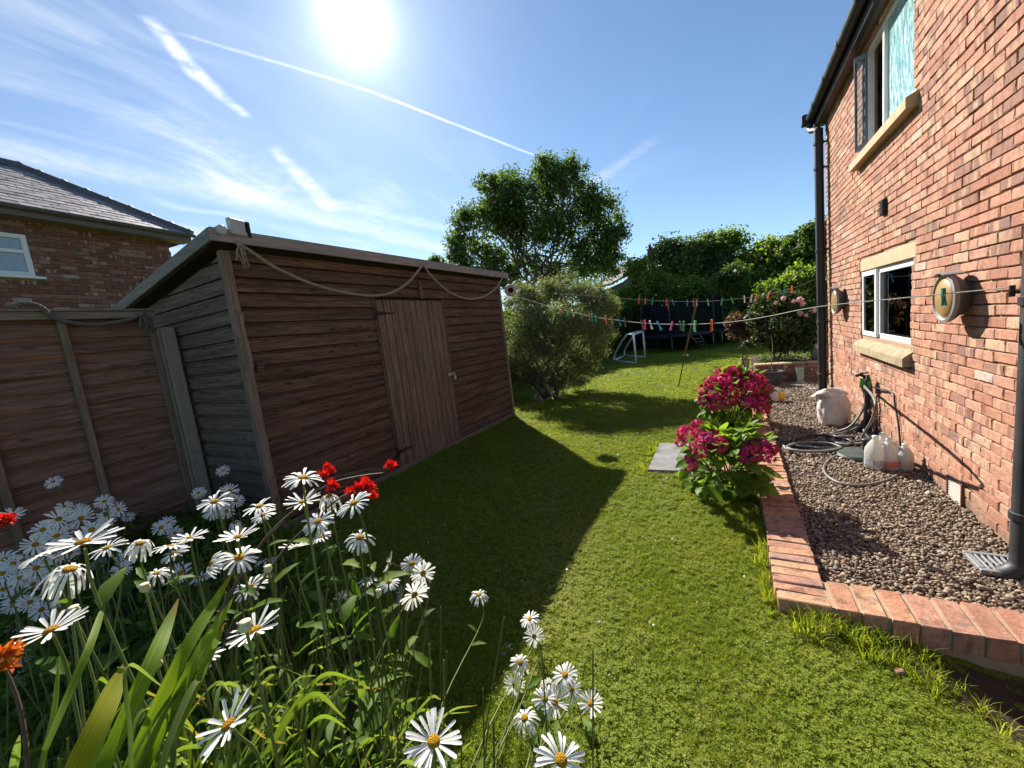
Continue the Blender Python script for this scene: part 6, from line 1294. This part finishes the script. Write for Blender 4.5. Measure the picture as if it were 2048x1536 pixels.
LIT = [(z7(390, 480), 105, 'u', 'broad sunlit daisy with flat white petals'), (z7(195, 540), 82, 'e', 'sunlit daisy seen edge on'), (z7(325, 608), 92, 'd', 'old daisy with petals hanging straight down and a tall yellow disc'), (z7(505, 505), 60, 'e', 'small tilted sunlit daisy right of the broad flat one'), (z7(655, 485), 62, 'd', 'daisy with curled drooping petals'),
       (z7(795, 500), 64, 'e', 'thin edge-on daisy in the middle of the row'), (z7(890, 458), 60, 'e', 'narrow bright daisy tilted up to the right'), (z7(820, 530), 54, 'e', 'lower of two overlapping thin daisies'), (z7(735, 625), 58, 'e', 'side-on daisy with cupped petals above a bud'), (z7(990, 580), 58, 's', 'bunched daisy with upright petals'), (z7(945, 642), 50, 'e', 'small low daisy beneath the bunched one'),
       (z7(1005, 290), 62, 'u', 'daisy standing high on a straight stem before the concrete post'), (z7(1115, 455), 80, 'u', 'upper of the two large open daisies below the shed corner'), (z7(1120, 550), 80, 'u', 'lower of the two large open daisies below the shed corner'), (z7(1215, 312), 64, 'u', 'daisy directly before the shed corner post'), (z7(1235, 352), 56, 'e', 'daisy tucked just under the one at the corner post'), (z7(1100, 388), 36, 'd', 'spent daisy with bare yellow disc'),
       (z7(1420, 178), 78, 'u', 'highest daisy, left of the red flowers'), (z7(1420, 290), 66, 'u', 'daisy just beneath the highest one'), (z8(75, 500), 54, 'e', 'thin side-on daisy below the shed corner'), (z7(1250, 565), 42, 'e', 'small daisy above a round bud'), (z7(1170, 690), 66, 'u', 'half open daisy above the long sword leaves'), (z7(1195, 890), 90, 'u', 'large daisy carrying a bud before its disc'), (z7(240, 890), 108, 'u', 'very large tilted daisy above the orange flower'), (z7(960, 1022), 66, 'e', 'side-on daisy in front of the sword leaves'), (z7(1070, 1335), 124, 'u', 'very large daisy with one upright petal low in the bed'),
       (z8(230, 262), 60, 'd', 'closed daisy with white petals folded down beside the red flowers'), (z8(345, 297), 74, 'u', 'open daisy right under the red flowers'), (z8(180, 382), 70, 'u', 'open daisy lower left of the red flowers'), (z8(190, 455), 44, 'e', 'small edge-on daisy on a crossing stem'), (z8(375, 458), 66, 'h', 'daisy with big orange disc and ragged curling petals'),
       (z8(515, 575), 44, 's', 'left daisy of the cluster over the shaded lawn'), (z8(620, 580), 44, 'f', 'topmost daisy of the cluster over the shaded lawn'), (z8(670, 625), 50, 'b', 'rightmost daisy of the lawn cluster, seen from behind'), (z8(510, 665), 48, 'u', 'middle daisy of the lawn cluster'), (z8(410, 660), 44, 'e', 'thin edge-on daisy at the left of the lawn cluster'), (z8(630, 725), 58, 'b', 'large daisy of the lawn cluster turned away'), (z8(295, 755), 44, 'b', 'low daisy at the left of the lawn cluster, turned away'), (z8(365, 735), 36, 'e', 'small faint daisy beside the low turned one'), (z8(565, 720), 36, 's', 'small crumpled daisy under the lawn cluster'),
       (z8(930, 725), 46, 'f', 'lone daisy on a long bent stem against the dark lawn'), (z8(1090, 800), 28, 'd', 'small wilted daisy near the shadow edge'), (z8(1170, 838), 40, 'e', 'topmost daisy of the hanging chain by the shadow edge'), (z8(1120, 850), 30, 'e', 'small side daisy beside the top of the hanging chain'), (z8(1190, 920), 42, 'b', 'second daisy down the hanging chain'), (z8(1238, 925), 38, 'b', 'third daisy down the hanging chain'), (z8(1265, 985), 38, 's', 'lowest daisy of the hanging chain'),
       (z8(990, 1000), 36, 'e', 'left one of two pale side-on daisies over dark grass'), (z8(1065, 985), 40, 'e', 'right one of two pale side-on daisies over dark grass'), (z8(1125, 1045), 48, 'h', 'open daisy with yellow disc left of the dense bunch'), (z8(1015, 1085), 36, 'e', 'small pale daisy under the side-on pair'), (z8(1200, 1095), 40, 's', 'daisy with sparse petals at the top left of the dense bunch'),
       (z8(1335, 1100), 54, 'f', 'uppermost daisy of the dense bunch at the lawn edge'), (z8(1240, 1212), 56, 'f', 'daisy with brown disc left in the dense bunch'), (z8(1285, 1225), 56, 'f', 'daisy with brown disc in the middle of the dense bunch'), (z8(1365, 1168), 50, 'f', 'daisy with half hidden disc high in the dense bunch'), (z8(1455, 1235), 54, 'f', 'rightmost daisy, standing out over the sunlit lawn'), (z8(1100, 1150), 46, 'b', 'creamy daisy turned away at the left of the dense bunch'), (z8(1075, 1222), 46, 'b', 'lower creamy daisy turned away at the left of the dense bunch'), (z8(1145, 1302), 58, 'u', 'spiky open daisy below the creamy ones'), (z8(1310, 1332), 44, 'f', 'small daisy under the dense bunch'), (z8(1362, 1360), 50, 'f', 'low daisy right under the dense bunch'), (z8(1400, 1300), 44, 'b', 'drooping white daisy at the right of the dense bunch'), (z8(1260, 1150), 46, 'b', 'crowded white daisy inside the dense bunch'),
       (z8(720, 1412), 118, 'u', 'very large flat daisy at the bottom middle'), (z8(1315, 1500), 104, 'f', 'very large daisy with bright orange disc at the bottom edge'), (z8(1190, 1440), 50, 'h', 'ragged daisy left of the big orange centred one'), (z8(1460, 1462), 42, 's', 'shrivelled daisy right of the big orange centred one'), (z8(1000, 1360), 28, 'e', 'tiny pale daisy between the two largest bottom ones')]
for i, ((x, y), w, k, lab) in enumerate(LIT): daisy(x, y, w, k, lab, None, 100+i, own=w >= 58)
SH = [(250, 195, 75), (1045, 143, 60), (930, 247, 70), (1075, 240, 90), (1105, 285, 80), (1060, 335, 80), (1000, 330, 90), (490, 287, 90), (555, 325, 75), (600, 360, 60), (300, 312, 75), (370, 330, 80), (275, 370, 110), (380, 367, 100), (495, 355, 85), (500, 378, 70), (200, 420, 110), (265, 450, 110), (430, 420, 110), (60, 350, 90), (165, 490, 110), (330, 530, 90), (270, 545, 100), (60, 580, 100), (10, 625, 110), (170, 600, 110), (95, 645, 100), (237, 635, 100), (155, 675, 90), (70, 735, 100), (60, 775, 100), (140, 760, 110), (195, 795, 110), (275, 795, 100), (60, 865, 90), (755, 410, 90), (785, 385, 80), (820, 435, 80), (710, 568, 60), (590, 550, 90), (570, 605, 100), (460, 580, 70), (725, 740, 90), (545, 860, 85), (515, 940, 60), (900, 695, 80), (845, 622, 110), (355, 1015, 90), (90, 1010, 110), (160, 1030, 100), (130, 1110, 110), (250, 980, 90), (240, 1040, 90), (1255, 440, 55), (880, 540, 60), (500, 450, 80), (20, 560, 100), (320, 420, 70), (15, 700, 90), (110, 560, 80), (225, 500, 80)]
LONE = {(250, 195): 'single shaded daisy rising highest before the fence boards', (1045, 143): 'single shaded daisy before the grey shed side', (930, 247): 'shaded daisy in front of the concrete post'}
def sh_label(q):
    x, y = q; row = 'top' if y < 1045 else 'upper' if y < 1110 else 'middle' if y < 1170 else 'lower' if y < 1235 else 'lowest'
    col = 'at the left picture edge' if x < 50 else 'below the left fence boards' if x < 100 else 'just left of the fence batten' if x < 160 else 'below the foot of the fence batten' if x < 240 else 'between fence batten and concrete post' if x < 370 else 'before the shed side'
    return 'small shaded white daisy in the %s row %s' % (row, col)
def sh_full(x, y):
    l_ = sh_label(z7(x, y)); b_ = buckets[l_]
    return l_ if len(b_) == 1 else l_.replace('small shaded white daisy', ORD[b_.index((x, y))]+' shaded daisy')
buckets = {}
for (x, y, w) in sorted(SH): buckets.setdefault(sh_label(z7(x, y)), []).append((x, y))
for i, (x, y, w) in enumerate(SH):
    lab = LONE.get((x, y)); q = z7(x, y)
    daisy(q[0], q[1], w/2.342*.93, 'c', lab or sh_full(x, y), None if lab else 'daisies in the shaded clump', 400+i)
# buds
BUD = MB(); BUD.lathe([(0, -.5), (.45, -.35), (.55, .0), (.42, .3), (.5, .45), (.25, .55), (0, .5)], (0, 0, 0), 12); BUDM = mesh_np('bud', BUD.v, BUD.f, surf('daisy_bud', (.50, .46, .28), (.66, .62, .42), 60, .8, .3), True)
for i, (q, lab) in enumerate(((z7(678, 692), 'cream daisy bud under the side-on daisy'), (z7(900, 920), 'cream daisy bud before the sword leaves'), (z7(735, 1050), 'cream daisy bud low over the sword leaves'), (z7(1255, 605), 'cream daisy bud above the lawn side leaves'), (z7(345, 800), 'half hidden daisy bud above the large tilted daisy'), (z8(460, 718), 'small daisy bud in the lawn cluster'), (z7(1150, 872), 'round daisy bud before the large daisy disc'))):
    p = at(q[0], q[1], 1.45 if i != 6 else 1.0); g0 = V3(p[0]*.82, max(p[1]*.8, .0), .045); t = thing('daisy_bud', lab, 'flower bud', g0, 'daisy buds'); inst('bud', BUDM, t, p, rot_to((.1, 0, 1)), .021); mb = MB(); mb.tube(catmull([g0, g0+(p-g0)*.5+V3(.02, 0, .05), p-V3(0, 0, .012)], 6), .0028, 6, False); mb.obj('stem', M_STEM, t, True)
# crocosmia: sword leaves and red flower sprays
M_SWORD = None
def sword_mat(name, ca, cb, tk=2.2):
    m, g, out = newmat(name); r = g.rnd(); p = g.n('ShaderNodeTexCoord').outputs['UV']; sx = g.n('ShaderNodeSeparateXYZ', None, Vector=p).outputs
    rib = g.noise(g.n('ShaderNodeCombineXYZ', None, X=g.m('MULTIPLY', sx[0], 16), Y=g.m('MULTIPLY', sx[1], 1.5), Z=g.m('MULTIPLY', r, 9)), 1.0, 2, .5)
    col = g.mix(g.mr(rib, .35, .65), ca, cb); col = g.mix(g.m('MULTIPLY', g.mr(sx[1], .8, 1.0), g.mr(r, .3, .9)), col, (.32, .13, .03))
    b_ = principled(g, None, col, .55, rib, .3, .001, spec=.15); t_ = g.n('ShaderNodeBsdfTranslucent', None, Color=g.mix(1.0, col, (tk, tk, .6), 'MULTIPLY')); mx = g.n('ShaderNodeMixShader', None, Fac=.6, i1=b_, i2=t_); g.t.links.new(mx.outputs[0], out.inputs[0]); return m
M_SWORD = sword_mat('sword_leaf', (.12, .20, .022), (.21, .29, .042)); M_SWORDY = sword_mat('yellowing_sword_leaf', (.17, .19, .018), (.26, .25, .03)); M_STRAP = sword_mat('strap_leaf', (.11, .16, .045), (.19, .25, .08), 1.25); M_THIN = sword_mat('thin_leaf', (.09, .15, .02), (.16, .23, .035), 1.3)
def blade(parent, P, w, mat, twist=0.3, name='leaf', face=None):
    Q = catmull(P, 6); n = len(Q); T_ = unit_rows(np.gradient(Q, axis=0)); V, Fc, UV = [], [], []; fc = face if face is not None else unit(unit(EYE-Q[n//2])*.6-SUN*.8); s0 = unit(np.cross(T_[n//2], fc))
    for i in range(n):
        t = i/(n-1); s = unit(s0-T_[i]*(s0@T_[i])); nn = np.cross(s, T_[i]); a = twist*(t-.3); s = s*math.cos(a)+nn*math.sin(a); hw = w*min(1, .55+t*1.2)*(1-max(0, (t-.55)/.45)**1.6)+.0008
        V += [Q[i]-s*hw+nn*hw*.18, Q[i], Q[i]+s*hw+nn*hw*.18]
    for i in range(n-1): a = i*3; Fc += [[a, a+1, a+4, a+3], [a+1, a+2, a+5, a+4]]
    me = mesh_np(name, np.array(V)-wloc(parent), np.array(Fc), mat, True); uv = me.uv_layers.new(name='UVMap'); li = np.zeros(len(me.loops), np.int32); me.loops.foreach_get('vertex_index', li); uvs = np.stack([(li % 3)/2.0, (li//3)/(n-1)], 1); uv.data.foreach_set('uv', uvs.astype(np.float32).ravel())
    o = bpy.data.objects.new(name, me); link(o, parent); return o
cr = thing('crocosmia', 'clump of long green sword leaves with red flower sprays in the bed', 'plant', V3(-.95, .22, .04))
r = np.random.default_rng(12)
def bpx(tip, midp, base, d0, d1, d2): return [at(*base, d2), at(*[(midp[0]+base[0])/2, (midp[1]+base[1])/2], (d1+d2)/2), at(*midp, d1), at(*[(tip[0]*.6+midp[0]*.4), (tip[1]*.6+midp[1]*.4)], d1*.4+d0*.6), at(*tip, d0)]
for (tip, md, bs_, w, mt) in (((252, 1322), (200, 1435), (60, 1720), .034, M_SWORDY), ((357, 1197), (300, 1330), (120, 1720), .024, M_SWORD), ((466, 1143), (370, 1300), (170, 1720), .022, M_SWORD), ((470, 1190), (390, 1320), (210, 1700), .020, M_SWORD), ((440, 1255), (350, 1390), (220, 1680), .020, M_SWORD), ((410, 1300), (330, 1420), (230, 1660), .018, M_SWORD), ((215, 1190), (180, 1290), (90, 1500), .010, M_SWORD), ((450, 1245), (400, 1350), (270, 1650), .016, M_SWORD), ((260, 1385), (215, 1450), (120, 1680), .020, M_SWORD), ((120, 1310), (110, 1420), (60, 1640), .012, M_SWORD), ((40, 1470), (30, 1530), (0, 1700), .012, M_SWORD), ((330, 1470), (280, 1530), (200, 1700), .016, M_SWORD)):
    blade(cr, bpx(tip, md, bs_, 1.35, 1.22, 1.15), w*.56, mt, .35)
st = thing('strap_leaf_plant', 'tuft of pale strap leaves at the bottom of the bed', 'plant', V3(-.72, .42, .04))
for k in range(84):
    bx, by = r.uniform(180, 760), 1700; tx = bx+r.uniform(-60, 190); ty = r.uniform(1330, 1560) if tx < 700 else r.uniform(1400, 1560); d_ = r.uniform(1.05, 1.5)
    blade(st, [at(bx, by, d_), at(bx+(tx-bx)*.45, by+(ty-by)*.6, d_*1.02), at(tx, ty, d_*1.08), at(tx+r.uniform(20, 90), ty+r.uniform(-20, 50), d_*1.12)], r.uniform(.003, .007), M_STRAP if k % 2 else M_THIN, r.uniform(-.6, .6))
M_RED = leafmat('crocosmia_petals', (.55, .012, .008), (.75, .035, .02), .40, (1.1, .7, .6), .3); M_RSTEM = surf('dark_flower_stem', (.045, .03, .022), (.10, .06, .035), 30, .6, .1); M_ORANGE = leafmat('orange_petals', (.55, .13, .015), (.72, .24, .04), .40, (1.1, .9, .5), .3)
def trumpet(n_pet=6):
    V, Fc = [], []
    for k in range(n_pet):
        a = k*2*math.pi/n_pet; c_, s_ = math.cos(a), math.sin(a); u = V3(c_, s_, 0); w = V3(-s_, c_, 0); o = len(V)
        V += [u*.05, u*.12-w*.10+V3(0, 0, .5), u*.12+w*.10+V3(0, 0, .5), u*.42-w*.15+V3(0, 0, .85), u*.42+w*.15+V3(0, 0, .85), u*.80+V3(0, 0, .86)]; Fc += [[o, o+1, o+2], [o+1, o+3, o+4], [o+1, o+4, o+2], [o+3, o+5, o+4]]
    return np.array(V), np.array(Fc)
TRM = mesh_np('flower', *trumpet(), M_RED); TRO = mesh_np('flower', *trumpet(), M_ORANGE)
def spray(label, stem_px, dist, flowers, me=TRM, size=.028, buds=True, cat='flower spray'):
    P = [at(x, y, dd) for (x, y), dd in zip(stem_px, dist)]; g0 = V3(P[0][0], P[0][1], P[0][2]); t = thing('crocosmia_spray', label, cat, g0, 'crocosmia flower sprays'); Q = catmull(P, 8); mb = MB(); mb.tube(Q, np.linspace(.004, .0018, len(Q)), 6, False)
    if buds:
        for i in range(int(len(Q)*.62), len(Q)): mb.lathe([(0, -.004), (.004, 0), (.003, .008), (0, .011)], Q[i]+V3(0, 0, .006), 6); mb.lathe([(0, -.004), (.004, 0), (.003, .008), (0, .011)], Q[i]+V3(.004, .003, .012), 6)
    mb.obj('stem', M_RSTEM, t, True)
    for (x, y, s) in flowers:
        p = at(x, y, dist[-1]*r.uniform(.98, 1.03))
        for k in range(5): d_ = unit(V3(r.normal(), r.normal(), .7)); inst('flower', me, t, p-d_*size*s*.5+rand_dirs(1, r)[0]*size*s*.35, rot_to(d_, r.uniform(0, 6)), size*s*r.uniform(.8, 1.1))
    return t
spray('arching spray of red flowers in front of the shed door', [(430, 1250), (520, 1090), (600, 1010), (660, 968), (720, 952), (775, 945)], [1.5, 1.55, 1.6, 1.62, 1.62, 1.62], [(778, 936, 1.0), (783, 930, .9)])
spray('upright red flowers behind the white daisies beside the shed', [(400, 1300), (500, 1120), (590, 1020), (640, 975)], [1.5, 1.55, 1.6, 1.62], [(648, 945, 1.0), (662, 938, 1.0), (653, 935, .8), (660, 970, 1.1), (668, 972, .9)], buds=False)
spray('lower spray of red flowers touching the open daisy', [(450, 1280), (560, 1110), (650, 1020), (700, 985), (745, 980)], [1.48, 1.55, 1.6, 1.62, 1.62], [(715, 978, 1.3), (735, 972, 1.3), (700, 985, 1.1), (748, 990, .9), (728, 962, .8)], buds=False)
spray('dull red flowers in the shade at the left picture edge', [(-30, 1250), (-20, 1120), (0, 1060), (15, 1043)], [2.3, 2.3, 2.3, 2.3], [(8, 1042, 1.1), (20, 1040, .9), (-4, 1046, 1.0)], buds=False)
spray('orange flower at the left picture edge above the sword leaves', [(60, 1560), (45, 1440), (25, 1370), (8, 1335)], [1.25, 1.25, 1.25, 1.25], [(6, 1318, 1.6), (16, 1308, 1.3), (2, 1335, 1.2)], TRO, .019, False)
# leafy undergrowth of the bed: countless small serrated leaves
def undergrowth():
    n = 9000; r = np.random.default_rng(3); x = r.uniform(-5.1, -.1, n); y = r.uniform(-.2, 1.9, n); k = inpoly(x, y, BED); x, y = x[k], y[k]; n = len(x)
    d = np.hypot(x+1.4, y-.5); top = .62-.10*np.abs(x+1.6)+.10*np.sin(x*6)*np.cos(y*5); top = np.clip(top, .22, .8); z = .05+np.abs(r.beta(1.6, 1.3, n))*top
    P = np.stack([x, y, z], 1); N = rand_dirs(n, r)*.5+V3(0, 0, .9); V, Fc = broad_leaf(1, .15, .25, .3, 4, .2); tag(leaf_cloud('undergrowth', P, N, r.uniform(.05, .13, n), M_DLEAF, None, .5, 1.0, r, (V, Fc), (-1.6, .6, 0)), 'dense low daisy foliage filling the flower bed', kind='stuff')
    m_ = 500; x = r.uniform(-2.6, -.25, m_); y = r.uniform(.0, 1.1, m_); k = inpoly(x, y, BED); x, y = x[k], y[k]; mb = MB()
    for a, b_ in zip(x, y):
        h = r.uniform(.35, .85); q = V3(a, b_, .04); e = q+V3(r.normal()*.12+.05, r.normal()*.12+.06, h); mb.tube([q, (q+e)/2+r.normal(size=3)*.02, e], .0024, 5, False)
    tag(mb.obj('bare_stems', M_STEM, None, True, origin=(-1.4, .5, 0)), 'thicket of thin flower stems in the bed', kind='stuff')
undergrowth()
